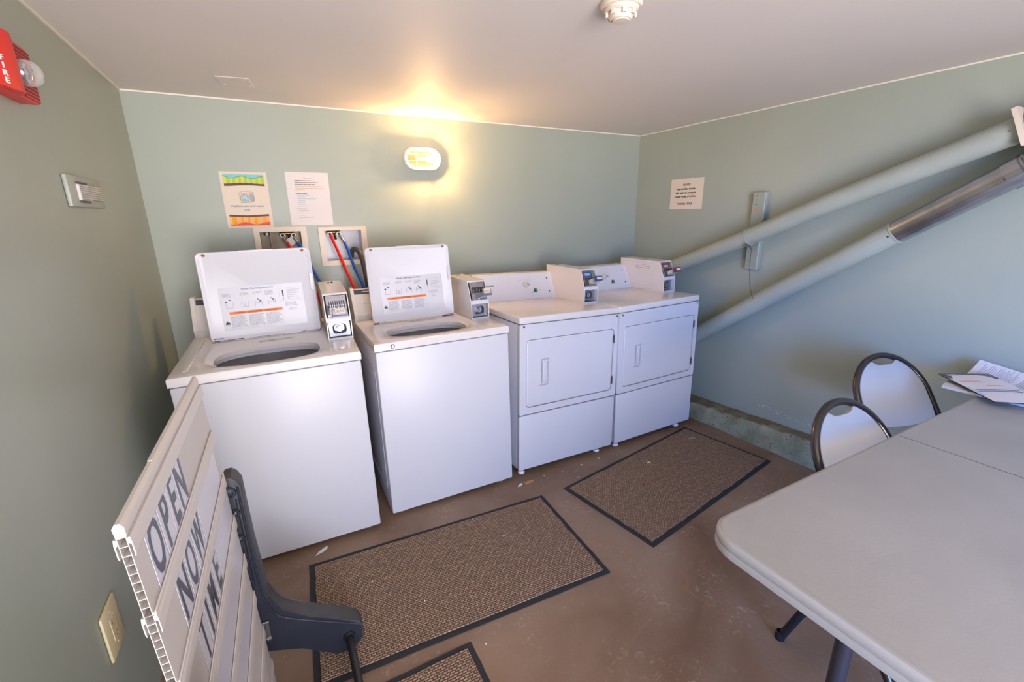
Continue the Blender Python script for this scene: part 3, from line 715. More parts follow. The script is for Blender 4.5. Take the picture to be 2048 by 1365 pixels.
    b.box(-.003, .026, -.004, .004, .004, .022, M_steel, .002, 1, Mc @ Matrix.Translation((dxp, LL*.56, .0035)) @ Matrix.Rotation(R(-12), 4, 'Z')); b.build('dial', con, ang=30)
    b = MB(); Mg = Mc @ Matrix.Translation((dxp+.070, LL*.32, .003)); b.lathe([(.0135, 0), (.0135, .005), (.0095, .006)], M_black, Mg, 22); b.lathe([(.0095, .005), (.009, .009), (0, .010)], M_green, Mg, 22); b.build('start_button', con)
    b = MB(); b.lathe([(.004, 0), (.004, .002), (0, .003)], M_redlight, Mc @ Matrix.Translation((dxp+.046, LL*.26, .003)), 12); b.build('indicator_light', con)
    a = .2345 if kind == 'd1' else .2265
    case = coin_box(root, a, a+.107, Z, .205, .64, .208, kind)
    if kind == 'd2':          # taped notice on the side of the case
        b = MB(); Mn = basis((a-.0006, .50, Z+.125), (0, -1, 0), (0, 0, 1))
        b.box(0, .19, 0, .062, 0, .0004, M_paper, 0, 1, Mn); Mj = Mn @ Matrix.Translation((0, 0, .0008))
        bars(b, .06, .12, 0, .052, 1, .002, .008, M_grey_ink, Mj, .1); bars(b, .02, .17, 0, .040, 2, .0024, .012, M_grey_ink, Mj, .1); bars(b, .03, .16, 0, .016, 1, .001, .01, M_lightgrey_ink, Mj, .2); b.build('notice', case, smooth=False)
    for x in (-w2+.035, w2-.10):
        for y in (.035, D-.05):
            b = MB(); b.lathe([(0, 0), (.017, 0), (.021, .008), (.017, .018), (.008, .020), (.008, .045)], M_white, None, 18); b.build('foot', root, loc=(x, y, 0))
    return root
dryer(D1, 'white front-loading dryer with blue coin slide label, next to the washers', 'd1')
dryer(D2, 'white front-loading dryer with red coin slide label, nearest the vent pipes and right wall', 'd2')

# ------------------------------------------------------------------ laundry supply boxes, hoses
def supply_box(x0, x1, z0, z1, label, tan):
    root = empty('laundry_outlet_box', label, 'laundry outlet box', ((x0+x1)/2, 0, z0))
    cx = (x0+x1)/2; ox = (x1-x0)/2; hgt = z1-z0; ix0, ix1 = (.478-cx if tan else .812-cx), (.695-cx if tan else 1.03-cx)
    iz0, iz1 = 1.206-z0, 1.392-z0; e = .002
    b = MB(); out = rrect(-ox, ox, 0, hgt, .004, 2); inn = rrect(ix0+.004, ix1-.004, iz0+.004, iz1-.004, .003, 2)
    b.ring(out, inn, 'y', -.011, -.0005, M_cream); fr = b.build('frame', root, ang=30)
    b = MB(); mb = M_boxback_tan if tan else M_boxback; d = .085
    x0_, x1_, z0_, z1_ = ix0+e, ix1-e, iz0+e, iz1-e
    for bx in ((x0_, x1_, d, d+.004, z0_, z1_), (x0_, x0_+.003, -.0005, d, z0_, z1_), (x1_-.003, x1_, -.0005, d, z0_, z1_), (x0_, x1_, -.0005, d, z0_, z0_+.003), (x0_, x1_, -.0005, d, z1_-.003, z1_)): b.box(*bx, mb)
    if tan: b.box(ix0+.055, ix0+.058, .02, d, z0_, z1_, M_boxback_tan); b.cyl((ix0+.04, .04, z1_-.006), (ix0+.04, .04, z1_-.02), .016, M_steel, 16)
    b.build('recess', root, smooth=False)
    # brass valve bar with two outlets
    b = MB(); vx = (.597-cx, .652-cx) if tan else (.848-cx, .898-cx); vz = 1.366-z0
    b.tube([(vx[0]-.014, .045, vz+.01), (vx[1]+.012, .045, vz+.01)], .010, M_brass, 12)
    for x in vx: b.cyl((x, .045, vz+.01), (x, .012, vz-.002), .011, M_brass, 14); b.cyl((x, .045, vz+.02), (x, .045, 1.392-z0-.006), .009, M_brass, 12)
    b.build('valve', root)
    b = MB(); xm = sum(vx)/2+.002; b.tube([(xm, .04, vz+.002), (xm, .022, vz-.004), (xm+.004, .012, vz-.03)], .006, M_black, 10, rad=[.004, .005, .0075]); b.build('valve_lever', root)
    for x in vx: b = MB(); b.lathe([(.009, -.004), (.0145, -.002), (.0145, .010), (.008, .011)], M_white, basis((x, .012, vz-.003), (1, 0, 0), (0, .35, 1)), 20); b.build('hose_collar', root)
    if tan:
        b = MB(); b.box(-.016, .016, -.045, 0, 0, .0006, M_paper, 0, 1, basis((.625-cx, .0, 1.352-z0), (.85, 0, .5), (.45, -.1, .8))); b.build('hanging_tag', root, smooth=False)
    return root
supply_box(.453, .722, 1.185, 1.414, 'cream recessed laundry outlet box, its lower half hidden by the rusty lid', True)
supply_box(.785, 1.057, 1.182, 1.408, 'cream recessed laundry outlet box with white back, fully visible between the two lids', False)
def hose(name, label, cat, pts, r, m, collar=None):
    b = MB(); b.tube(catmull(pts, 10), r, m, 14); o = b.build(name, ang=60)
    if collar:
        c = MB(); c.tube(catmull(collar, 6), r*.93, M_steel, 12); k = c.build('metal_sleeve', o)
    return tag(o, label, cat)
hose('red_water_hose', 'short red hot-water hose dropping behind the rusty lid', 'hose', [(.614, -.018, 1.326), (.63, -.035, 1.29), (.68, -.08, 1.15), (.74, -.12, .98), (.75, -.13, .7)], .0085, M_red_hose, [(.598, .003, 1.362), (.603, -.004, 1.345), (.614, -.018, 1.326)])
hose('blue_water_hose', 'blue cold-water hose running from the half-hidden outlet box behind the rusty lid', 'hose', [(.668, -.012, 1.325), (.69, -.04, 1.28), (.735, -.10, 1.14), (.775, -.13, 1.03), (.79, -.14, .9), (.78, -.14, .65)], .0085, M_blue_hose, [(.654, .003, 1.362), (.658, -.004, 1.345), (.668, -.012, 1.325)])
hose('red_water_hose', 'long red hot-water hose hanging across the fully visible outlet box', 'hose', [(.849, .003, 1.362), (.857, -.02, 1.335), (.875, -.05, 1.27), (.90, -.09, 1.17), (.93, -.15, 1.06), (.945, -.17, .95), (.95, -.17, .75)], .0085, M_red_hose)
hose('blue_water_hose', 'long blue cold-water hose hanging across the fully visible outlet box', 'hose', [(.921, -.018, 1.318), (.932, -.035, 1.28), (.955, -.08, 1.17), (.985, -.14, 1.06), (.995, -.16, .95), (.99, -.16, .75)], .0085, M_blue_hose, [(.899, .003, 1.362), (.908, -.006, 1.345), (.921, -.018, 1.318)])
hose('drain_hose', 'grey rubber drain hose hooked over the edge of the outlet box', 'hose', [(.965, .05, 1.225), (.968, .03, 1.26), (.980, -.008, 1.275), (.999, -.045, 1.25), (1.012, -.07, 1.17), (1.02, -.085, 1.05), (1.02, -.09, .8), (1.02, -.09, .45)], .0145, M_drain)
hose('copper_riser', 'pale standpipe glimpsed in the gap between the two washers', 'pipe', [(.90, -.055, .02), (.90, -.055, .3), (.90, -.055, .62)], .018, M_enamel_grey)

# ------------------------------------------------------------------ wall papers
def sheet(name, label, M_, w_, h_, m, draw, cat='notice'):
    b = MB(); nx, ny = 8, 10; z = lambda u, v: .0012+.0015*math.sin(u*2.6+.4)*math.sin(v*3)
    g = [[b.bm.verts.new((w_*(i/nx), h_*(j/ny), 0) if False else (w_*(i/nx), h_*(j/ny), z(i/nx, j/ny)*0+.0012)) for j in range(ny+1)] for i in range(nx+1)]
    fs = [b.bm.faces.new((g[i][j], g[i+1][j], g[i+1][j+1], g[i][j+1])) for i in range(nx) for j in range(ny)]; b._new(fs, m)
    b.box(0, w_, 0, h_, .0003, .0010, m)
    Mi = Matrix.Translation((0, 0, .0018)); draw(b, Mi, w_, h_)
    for v in b.bm.verts: v.co = v.co
    o = b.build(name, smooth=False, recalc=False); o.matrix_world = M_; return tag(o, label, cat)
def q2(b, Mi, x0, x1, y0, y1, m): b.poly([Mi @ Vector(p) for p in ((x0, y0, 0), (x1, y0, 0), (x1, y1, 0), (x0, y1, 0))], m)
M_teal = mat('poster_teal', srgb(135, 200, 200), .8); M_tealdk = mat('poster_teal_dark', srgb(45, 155, 170), .8)
M_lime = mat('poster_lime', srgb(178, 196, 70), .8); M_limelt = mat('poster_lime_light', srgb(204, 212, 110), .8)
M_brown = mat('poster_brown', srgb(104, 82, 78), .8); M_or1 = mat('poster_orange', srgb(240, 165, 30), .8); M_or2 = mat('poster_peach', srgb(242, 176, 120), .8)
M_coral = mat('poster_coral', srgb(228, 96, 72), .8); M_coralk = mat('poster_coral_light', srgb(240, 138, 110), .8)
def draw_poster(b, Mi, w_, h_):
    n = 24; up = Matrix.Translation((0, 0, .0003))
    x0, x1 = w_*.07, w_*.93
    X = lambda t: x0+(x1-x0)*t
    def band(fa, fb, m, lift=0, t0=0, t1=1):
        k = max(2, int(n*(t1-t0))+1)
        for i in range(k):
            a, c = t0+(t1-t0)*i/k, t0+(t1-t0)*(i+1)/k
            b.poly([Mi @ Vector((X(a), fa(a), lift)), Mi @ Vector((X(c), fa(c), lift)), Mi @ Vector((X(c), fb(c), lift)), Mi @ Vector((X(a), fb(a), lift))], m)
    wave = lambda t: h_*(.915+.022*math.cos(t*12.5-5.6)-.01*t)
    bt = lambda t: h_*(.795+.008*math.sin(t*5-1)); bt2 = lambda t: h_*(.755+.008*math.sin(t*5-1.4))
    band(lambda t: wave(t), lambda t: h_*.955, M_teal); band(lambda t: wave(t)-h_*.01, wave, M_tealdk, .0002)
    for i in range(14): band(bt, lambda t: wave(t)-h_*.006, M_lime if i % 2 else M_limelt, 0, i/14, (i+1)/14)
    for i in range(1, 7): a = i/6.6; q2(b, Mi, X(a)-.0005, X(a)+.0005, bt(a), wave(a)-h_*.01, M_brown)
    band(bt2, bt, M_brown, .0002)
    t1 = lambda t: h_*(.235+.010*math.sin(t*4.6+2.6)); t2 = lambda t: h_*(.200+.010*math.sin(t*4.6+2.6)); wv = lambda t: h_*(.080+.024*math.cos(t*11-4.0))
    band(t2, t1, M_brown, .0002)
    for i in range(18): band(wv, t2, M_or1 if i in (1, 2, 5, 8, 11, 12, 15) else (M_or2 if i % 2 else M_limelt if i == 20 else M_or2), 0, i/18, (i+1)/18)
    for i in range(6): band(lambda t: wv(t), t2, M_paper_cream, .0001, (i*3+.4)/18, (i*3+.55)/18)
    band(lambda t: h_*.040, wv, M_coral, .0002)
    for cx_ in (.22, .62, .9):
        for rr in (.004, .008, .012):
            P = [(X(cx_)+math.cos(a)*rr, h_*.066+math.sin(a)*rr*.8) for a in [math.pi*k/8 for k in range(9)]]
            for p0, p1 in zip(P, P[1:]): b.poly([Mi @ Vector((p0[0], max(p0[1], h_*.045), .0004)), Mi @ Vector((p1[0], max(p1[1], h_*.045), .0004)), Mi @ Vector((p1[0], max(p1[1], h_*.045)+.0012, .0004)), Mi @ Vector((p0[0], max(p0[1], h_*.045)+.0012, .0004))], M_coralk)
    # plain line drawing of a washing machine with a suds window
    cx_, cz = w_*.47, h_*.555
    def line(p0, p1, m=M_brown, t=.0008):
        d = Vector((p1[0]-p0[0], p1[1]-p0[1])); nn = Vector((-d.y, d.x)).normalized()*t/2
        b.poly([Mi @ Vector((p[0]+s*nn.x, p[1]+s*nn.y, .0002)) for p, s in ((p0, 1), (p0, -1), (p1, -1), (p1, 1))], m)
    b.poly([Mi @ Vector((cx_+x, cz+y, .0001)) for x, y in ((.022, -.026), (.043, -.020), (.040, .020), (.022, .016))], M_lightgrey_ink)
    for p0, p1 in (((-.026, -.028), (.024, -.028)), ((-.026, -.028), (-.028, .018)), ((.024, -.028), (.022, .018)), ((-.028, .018), (.022, .018)), ((-.028, .018), (-.012, .030)), ((-.012, .030), (.040, .026)), ((.040, .026), (.022, .018)), ((.040, .026), (.044, -.018)), ((.044, -.018), (.024, -.028))):
        line((cx_+p0[0], cz+p0[1]), (cx_+p1[0], cz+p1[1]))
    def disc(r, m, z, ex=1): b.poly([Mi @ Vector((cx_-.003+math.cos(2*math.pi*k/24)*r*ex, cz-.007+math.sin(2*math.pi*k/24)*r, z)) for k in range(24)], m)
    disc(.0215, M_brown, .0003); disc(.0195, M_paper_cream, .0004); disc(.0165, M_teal_ink, .0005)
    for dx, dz, r in ((-.006, .002, .004), (.003, .005, .005), (.007, -.002, .004)): b.poly([Mi @ Vector((cx_-.003+dx+math.cos(2*math.pi*k/12)*r, cz-.007+dz+math.sin(2*math.pi*k/12)*r, .0006)) for k in range(12)], M_paper)
    b.text('Washers use cold water', .0165, M_blue_ink, Mi @ Matrix.Translation((w_*.49, h_*.395, .0002)), spacing=.98); b.text('only', .0165, M_blue_ink, Mi @ Matrix.Translation((w_*.47, h_*.325, .0002)))
sheet('poster', 'cream poster with green and orange wavy borders reading Washers use cold water only', basis((.339, -.0, 1.414), (1, 0, 0), (0, 0, 1)) @ Matrix.Rotation(R(.0), 4, 'Z'), .220, .288, M_paper_cream, draw_poster, 'poster')
def draw_rules(b, Mi, w_, h_):
    L = lambda x0, x1, v, n, m, hh=.0028, gap=.0105, rg=.15: bars(b, w_*x0, w_*x1, 0, h_*v, n, hh, gap, m, Mi, rg)
    L(.40, .62, .885, 1, M_yellow_ink); L(.20, .82, .840, 3, M_ink, .0026, .0098, .25); L(.20, .88, .740, 2, M_yellow_ink); L(.20, .42, .672, 1, M_yellow_ink)
    L(.19, .48, .605, 1, M_ink, .003); L(.22, .54, .572, 1, M_teal_ink); L(.22, .42, .538, 1, M_teal_ink); L(.22, .66, .504, 1, M_teal_ink)
    for v in (.468, .434, .400): L(.22, .40, v, 1, M_teal_ink)
    L(.22, .46, .366, 1, M_teal_ink); L(.17, .46, .322, 1, M_yellow_ink); L(.22, .46, .280, 1, M_lightgrey_ink); L(.22, .36, .235, 1, M_lightgrey_ink); L(.22, .36, .192, 1, M_lightgrey_ink); L(.22, .60, .150, 1, M_lightgrey_ink)
sheet('laundry_rules_notice', 'white typed rules sheet with yellow and blue lines above the outlet boxes', basis((.650, 0, 1.421), (1, 0, 0), (0, 0, 1)), .224, .288, M_paper, draw_rules)
def draw_lint(b, Mi, w_, h_):
    for body, v, s in (('PLEASE', .80, .021), ('clean lint filter baskets', .665, .0185), ('after each use to ensure', .54, .0185), ('proper drying of clothes.', .415, .0185), ('THANK  YOU!', .175, .021)):
        b.text(body, s, M_ink, Mi @ Matrix.Translation((w_*(.48 if v != .8 else .50), h_*v, .0002)), bold=.0003)
sheet('lint_filter_notice', 'small white notice asking to clean lint filter baskets, on the right wall', basis((W, -.361, 1.487), (0, -1, 0), (0, 0, 1)), .291, .211, M_paper_cream, draw_lint)

# ------------------------------------------------------------------ bulkhead lamp
def lamp():
    L = empty('bulkhead_light', 'lit oval bulkhead lamp with white cage on the back wall', 'wall light', (1.432, 0, 1.803))
    hw, hh = .117, .0665
    def ov(a, h_, n=12):
        P = []
        for k in range(n+1): t = R(-90+180*k/n); P.append((a-h_+h_*math.cos(t), h_*math.sin(t)))
        for k in range(n+1): t = R(90+180*k/n); P.append((-(a-h_)+h_*math.cos(t), h_*math.sin(t)))
        return P
    b = MB(); b.prism(ov(hw-.002, hh-.002), 'y', -.012, -.0008, M_white); b.prism(ov(hw-.021, hh-.021), 'y', -.0135, -.0122, M_amber)
    seq = [(ov(hw, hh), -.0008), (ov(hw, hh), -.040), (ov(hw-.003, hh-.003), -.046), (ov(hw-.014, hh-.014), -.049), (ov(hw-.020, hh-.020), -.044), (ov(hw-.020, hh-.020), -.012)]
    V = [[b.bm.verts.new((x, y, z)) for x, z in P] for P, y in seq]; n = len(V[0]); fs = []
    for A, B in zip(V, V[1:]):
        for i in range(n): fs.append(b.bm.faces.new((A[i], A[(i+1) % n], B[(i+1) % n], B[i])))
    b._new(fs, M_white); b.build('housing', L, ang=40)
    b = MB(); seq = [(ov(hw-.022, hh-.022), -.036), (ov(hw-.023, hh-.023), -.062), (ov(hw-.028, hh-.028), -.078), (ov(hw-.040, hh-.038), -.086)]
    V = [[b.bm.verts.new((x, y, z)) for x, z in P] for P, y in seq]; fs = []
    for A, B in zip(V, V[1:]):
        for i in range(n): fs.append(b.bm.faces.new((A[i], A[(i+1) % n], B[(i+1) % n], B[i])))
    fs.append(b.bm.faces.new(V[-1])); b._new(fs, M_lens); b.build('lens', L, ang=60)
    b = MB(); m = M_white
    for z in (-.018, .018): b.tube(catmull([(-hw+.012, -.046, z), (-hw+.026, -.084, z), (0, -.093, z), (hw-.026, -.084, z), (hw-.012, -.046, z)], 6), .003, m, 8)
    for x in (-.058, .058): b.tube(catmull([(x, -.046, -hh+.010), (x, -.083, -hh+.026), (x, -.092, 0), (x, -.083, hh-.026), (x, -.046, hh-.010)], 6), .003, m, 8)
    b.build('cage', L, ang=60)
    b = MB(); b.sphere((.040, -.048, 0), .0215, M_bulb, (1.25, 1, 1)); b.cyl((-.03, -.045, 0), (.02, -.048, 0), .012, M_white, 16); b.build('bulb', L)
    ld = bpy.data.lights.new('bulb_light', 'POINT'); ld.energy = BULB_W; ld.color = (1, .63, .30); ld.shadow_soft_size = .022
    lo = bpy.data.objects.new('bulb_light', ld); S.collection.objects.link(lo); lo.location = (1.432+.048, -.068, 1.803)
lamp()

# ------------------------------------------------------------------ ceiling fittings
def smoke():
    b = MB(); b.lathe([(.060, H-.0005), (.060, H-.010), (.056, H-.016), (.050, H-.017)], M_smoke, Matrix.Translation((1.512, -1.735, 0)), 40)
    o = b.build('smoke_detector'); tag(o, 'round cream smoke detector on the ceiling', 'smoke detector')
    b = MB(); T_ = Matrix.Translation((1.512, -1.735, 0))
    b.lathe([(.050, H-.017), (.049, H-.024), (.044, H-.028), (.038, H-.028), (.037, H-.036), (.030, H-.046), (.027, H-.047), (.026, H-.043), (.024, H-.050), (0, H-.052)], M_smoke, T_, 40)
    for k in range(8):
        a = k*math.pi/4+.3; b.box(-.006, .006, .038, .0455, H-.040, H-.027, M_smoke, .001, 1, T_ @ Matrix.Rotation(a, 4, 'Z'))
    b.build('sensor_chamber', o, ang=35)
smoke()
b = MB(); b.box(-.066, .066, -.075, .075, -.004, -.0004, M_ceil, .002, 1)
for x, y in ((-.05, -.055), (.05, -.055), (-.05, .055), (.05, .055)): b.lathe([(.004, -.004), (.003, -.0055), (0, -.006)], M_ceil, Matrix.Translation((x, y, 0)), 10)
tag(b.build('ceiling_cover_plate', loc=(.484, -.362, H), rot=(0, 0, R(-8))), 'blank painted cover plate on the ceiling near the left corner', 'cover plate')

# ------------------------------------------------------------------ fire alarm, sensor plate, outlet on the left wall
def fire_alarm():
    A = empty('fire_alarm', 'red fire alarm horn with clear strobe high on the left wall', 'fire alarm', (0, -1.29, 1.818))
    b = MB(); b.prism(rrect(-.10, .115, -.064, .064, .02, 5), 'x', .0006, .034, M_red); body = b.build('housing', A, ang=30)
    b = MB()
    for k in range(13): z = -.052+k*.0087; b.box(.034, .0375, .028, .108, z, z+.0045, M_darkred, .0006, 1)
    b.box(.034, .036, .024, .112, -.058, .058, M_red, .001, 1); b.build('horn_grille', body)
    b = MB(); pr = [(-.165, .012), (-.165, .018), (-.150, .028), (-.070, .050), (-.052, .054), (-.036, .054), (-.024, .050), (-.014, .042), (-.006, .034), (-.006, .012)]
    b.prism([(x, y) for y, x in pr], 'z', -.062, .062, M_red)
    b.build('front_cover', A, ang=45)
    ey = Vector((.022, .080, 0)).normalized()
    for ch, z in zip('FIRE', (-.006, -.0215, -.037, -.0525)):
        b = MB(); b.text(ch, .0165, M_white, basis((.0448, -.092, z+.004), ey, (0, 0, 1)) @ Matrix.Diagonal((1.45, 1, 1, 1)), bold=.0004, ext=.0008); b.build('raised_letter', A, smooth=False)
    b = MB(); b.lathe([(.030, 0), (.030, .016), (.026, .029), (.016, .038), (0, .041)], M_clear, basis((.036, .030, -.004), (0, 1, 0), (0, 0, 1)), 28, 1, 1); b.build('strobe_lens', A)
    b = MB(); b.lathe([(.0, .002), (.024, .002), (.022, .010), (.012, .004)], M_chrome, basis((.036, .030, -.004), (0, 1, 0), (0, 0, 1)), 24); b.tube([(.050, .030, -.019), (.054, .030, -.004), (.050, .030, .011)], .004, M_steel, 10); b.build('strobe_reflector', A)
fire_alarm()
def plate():
    A = empty('wall_sensor_plate', 'sage painted plate with louvred sensor windows on the left wall', 'sensor plate', (0, -.885, 1.551))
    b = MB(); b.box(.0006, .012, -.165, .165, -.047, .047, M_pipe, .004, 2); b.build('plate', A)
    b = MB(); b.box(.011, .020, -.10, .005, -.027, .022, M_enamel_grey, .002, 1)
    for k in range(7): b.box(.0200, .0206, -.095, .0, -.024+k*.0065, -.0225+k*.0065, M_grey_ink)
    for k in range(9): b.box(.011, .016, -.098+k*.0115, -.092+k*.0115, .024, .029, M_dark); b.box(.011, .016, -.098+k*.0115, -.092+k*.0115, -.034, -.029, M_dark)
    b.build('sensor_grille', A, smooth=False)
    b = MB(); b.box(.011, .019, .018, .125, -.024, .024, M_batten, .001, 1)
    for k in range(7): b.box(.0188, .0198, .020, .123, -.022+k*.0067, -.0195+k*.0067, M_cream)
    b.build('louvre', A, smooth=False)
plate()
def outlet():
    A = empty('wall_outlet', 'ivory wall outlet low on the left wall behind the sign board', 'wall outlet', (0, -1.577, .419))
    b = MB(); b.box(.0006, .008, -.0525, .0525, -.070, .070, M_ivory, .004, 2); b.build('cover_plate', A)
    b = MB(); b.box(.007, .0095, -.017, .017, -.034, .034, M_ivory, .001, 1)
    for z in (-.017, .017):
        for y in (-.006, .006): b.box(.0093, .0097, y-.001, y+.001, z-.004, z+.004, M_ink)
        b.cyl((.0093, 0, z-.009), (.0097, 0, z-.009), .0022, M_ink, 8)
    b.build('receptacle', A)
    for z in (-.048, .048): b = MB(); b.cyl((.0078, 0, z), (.0092, 0, z), .003, M_ivory, 10); b.build('screw', A)
outlet()

# ------------------------------------------------------------------ vent ducts on the right wall
XP = W-.09
def duct_upper():
    A = Vector((XP-.02, -.33, 0.992)); P0 = Vector((XP, -.517, 1.073)); P1 = Vector((XP, -1.088, 1.306)); P2 = Vector((XP, -1.46, 1.470)); P3 = Vector((XP, -2.193, 1.761))
    D = empty('vent_duct', 'upper sage painted round vent duct climbing the right wall', 'vent duct', P0)
    o = P0
    def pc(a, c, r, name, m=M_pipe, extra=()):
        b = MB(); b.tube([a-o, c-o], r, m, 32)
        for t, rr in extra: 
            p = a+(c-a)*t; d = (c-a).normalized()*.005; b.tube([p-d-o, p+d-o], rr, m, 32)
        return b.build(name, D, ang=40)
    el = [Vector((2.72, -.16, .80)), Vector((2.95, -.17, .82)), Vector((XP-.03, -.24, .90)), A, P0]
    b = MB(); b.tube([p-o for p in catmull(el, 6)], .0505, M_pipe, 28); b.build('elbow', D, ang=50)
    pc(P0, P1, .050, 'pipe_section'); pc(P1, P2, .0505, 'pipe_section'); pc(P2, P3, .0515, 'pipe_section')
    d = (P3-P2).normalized(); n = MB()
    Mf = basis(P3+d*.004-o, (1, 0, 0), d.cross(Vector((1, 0, 0))) * -1)
    n.ring(rrect(-.075, .075, -.075, .075, .006, 3), [(.049*math.cos(t), .049*math.sin(t)) for t in [R(22.5*0+ (45+90*(i//4)-45) + 90*((i % 4))/3) for i in range(16)]], 'z', -.006, .010, M_cream, Mf)
    n.build('square_flange', D, ang=30)
    b = MB(); q = P3+d*.01; N = 80; pts = [q+d*(.42*i/N)-o+Vector((0, 0, .02*(i/N)**2)) for i in range(N+1)]
    b.tube(pts, .05, M_foil, 28, rad=[.050+(.0035 if i % 2 else 0) for i in range(N+1)]); b.build('foil_flex_duct', D, ang=20)
    # strap, ties, screws
    b = MB(); dd = (P1-P0).normalized(); c = P1+dd*.008-o
    for k in (-1, 1): b.tube([c+dd*(.008*k-.005), c+dd*(.008*k+.005)], .0535, M_pipe, 32)
    b.build('strap', D, ang=40)
    for t, ang in ((.004, 100), (-.012, 200)): 
        b = MB(); p = P3-d*.03-o; b.sphere(p+Vector((-.051*math.cos(R(ang-100)), 0, .051*math.sin(R(ang-100)))), .004, M_steel); b.build('screw', D)
def duct_lower():
    P0 = Vector((XP, -.30, .268)); P1 = Vector((XP, -1.168, .885)); P1b = Vector((XP, -1.345, 1.012)); P2 = Vector((XP, -1.850, 1.358)); P3 = Vector((XP, -2.195, 1.590))
    D = empty('vent_duct', 'lower vent duct with a bare galvanised upper length on the right wall', 'vent duct', P0); o = P0
    el = [Vector((2.72, -.15, .14)), Vector((2.95, -.16, .15)), Vector((XP-.03, -.20, .20)), P0]
    b = MB(); b.tube([p-o for p in catmull(el, 6)], .052, M_pipe, 28); b.build('elbow', D, ang=50)
    for a, c, r, m in ((P0, P1, .0525, M_pipe), (P1, P1b, .0535, M_pipe), (P1b, P2, .0525, M_pipe)):
        b = MB(); b.tube([a-o, c-o], r, m, 32); dd = (c-a).normalized(); b.tube([c-dd*.006-o, c-o], r+.0015, m, 32); b.build('pipe_section', D, ang=40)
    b = MB(); b.tube([P2-o, P3-o], .0545, M_galv, 36); dd = (P3-P2).normalized(); b.tube([P2-dd*.003-o, P2+dd*.004-o], .056, M_pipe, 36); b.build('galvanised_section', D, ang=40)
    b = MB(); N = 14
    pts = [P3-dd*.012-o, P3+dd*.035-o]; seg = 56; R0 = .055; rings = []
    u = Vector((1, 0, 0)); v = dd.cross(u)
    for p, am in ((pts[0], .0018), (pts[1], .0004)):
        rings.append([b.bm.verts.new(p+(u*math.cos(2*math.pi*k/seg)+v*math.sin(2*math.pi*k/seg))*(R0+(am if k % 2 else 0)+.0015)) for k in range(seg)])
    fs = [b.bm.faces.new((rings[0][k], rings[0][(k+1) % seg], rings[1][(k+1) % seg], rings[1][k])) for k in range(seg)]; b._new(fs, M_chrome)
    for t in (.040, .052): b.tube([P3+dd*(t-.003)-o, P3+dd*t-o, P3+dd*(t+.003)-o], .06, M_chrome, 36, rad=[.057, .061, .057])
    b.tube([P3+dd*.035-o, P3+dd*.42-o], .0565, M_galv, 36)
    b.build('crimped_collar', D, ang=30)
    for p, a in ((P1, 95), (P1b, 100), (P2, 200), (P2, 215), (P3, 100), (P3, 215)):
        q = p+Vector((-.055*math.sin(R(a-90)*.9), 0, .055*math.cos(R(a-90)))) if a < 150 else p+Vector((-.053, .006, -.018)); b = MB(); b.sphere(q-o, .0042, M_rust); b.build('screw', D)
duct_upper(); duct_lower()
def batten():
    b = MB(); b.box(W-.034, W-.0006, -1.138, -1.056, 1.107, 1.578, M_batten, .003, 1); o = b.build('wall_batten'); tag(o, 'sage painted wooden batten standing behind the upper vent duct', 'batten')
    for z, m in ((1.555, M_dark), (1.505, M_dark), (1.44, M_steel), (1.16, M_steel)): b = MB(); b.cyl((W-.0335, -1.084, z), (W-.0365, -1.084, z), .0035, m, 10); b.build('screw', o)
    b = MB(); b.box(W-.0352, W-.0342, -1.098, -1.074, 1.462, 1.472, M_orange); b.build('orange_tag', o)
batten()
b = MB()
x = XP-.056
b.tube(catmull([(x, -1.150, 1.268), (x-.006, -1.160, 1.252), (x-.004, -1.168, 1.240), (x-.002, -1.168, 1.20), (x-.004, -1.176, 1.10), (x-.006, -1.192, 1.02), (x-.002, -1.207, .97), (x, -1.220, .948)], 5), .0013, M_wire, 6)
b.tube(catmull([(x, -1.104, 1.262), (x-.01, -1.135, 1.264), (x-.008, -1.160, 1.256), (x-.004, -1.168, 1.241)], 5), .0016, M_wire, 6)
b.tube(catmull([(x+.0, -1.110, 1.272), (x-.004, -1.150, 1.266), (x-.002, -1.168, 1.241)], 5), .0016, M_wire, 6)
tag(b.build('hanging_wire'), 'thin rusty wire hanging from the upper duct down to the lower duct', 'wire')

# ------------------------------------------------------------------ floor mats
def mat_obj(x, y, rz, w_, d_, label, ang):
    o = empty('floor_mat', label, 'floor mat', (x, y, 0), (0, 0, R(rz)), 'ribbed brown floor mats')
    rnd = random.Random(int(x*100)); bw = .023
    def wob(P, amp):
        out = []
        for i in range(len(P)):
            a, c = P[i], P[(i+1) % len(P)]; n = 14
            for k in range(n): t = k/n; out.append((a[0]+(c[0]-a[0])*t+rnd.uniform(-amp, amp)*(k > 0), a[1]+(c[1]-a[1])*t+rnd.uniform(-amp, amp)*(k > 0)))
        return out
    b = MB(); b.prism(wob([(0, 0), (0, -d_), (w_, -d_), (w_, 0)], .0012), 'z', .0003, .0035, M_rubber); b.build('rubber_border', o, smooth=False)
    b = MB(); b.prism(wob([(bw, -bw), (bw, -d_+bw), (w_-bw, -d_+bw), (w_-bw, -bw)], .0022), 'z', .0032, .0085, mat_carpet(ang)); b.build('pile', o, smooth=False)
    return o
mat_obj(.4767, -1.0667, -3.2061, 1.1542, .601, 'brown ribbed floor mat lying in front of the two washers', 0)
mat_obj(1.7671, -1.1344, 9.362, 1.1761, .5845, 'brown ribbed floor mat lying in front of the two dryers', 4)
mat_obj(.952-.90, -1.742+.005, -.3, .90, .60, 'brown ribbed floor mat with only its corner in view at the bottom edge', 0)

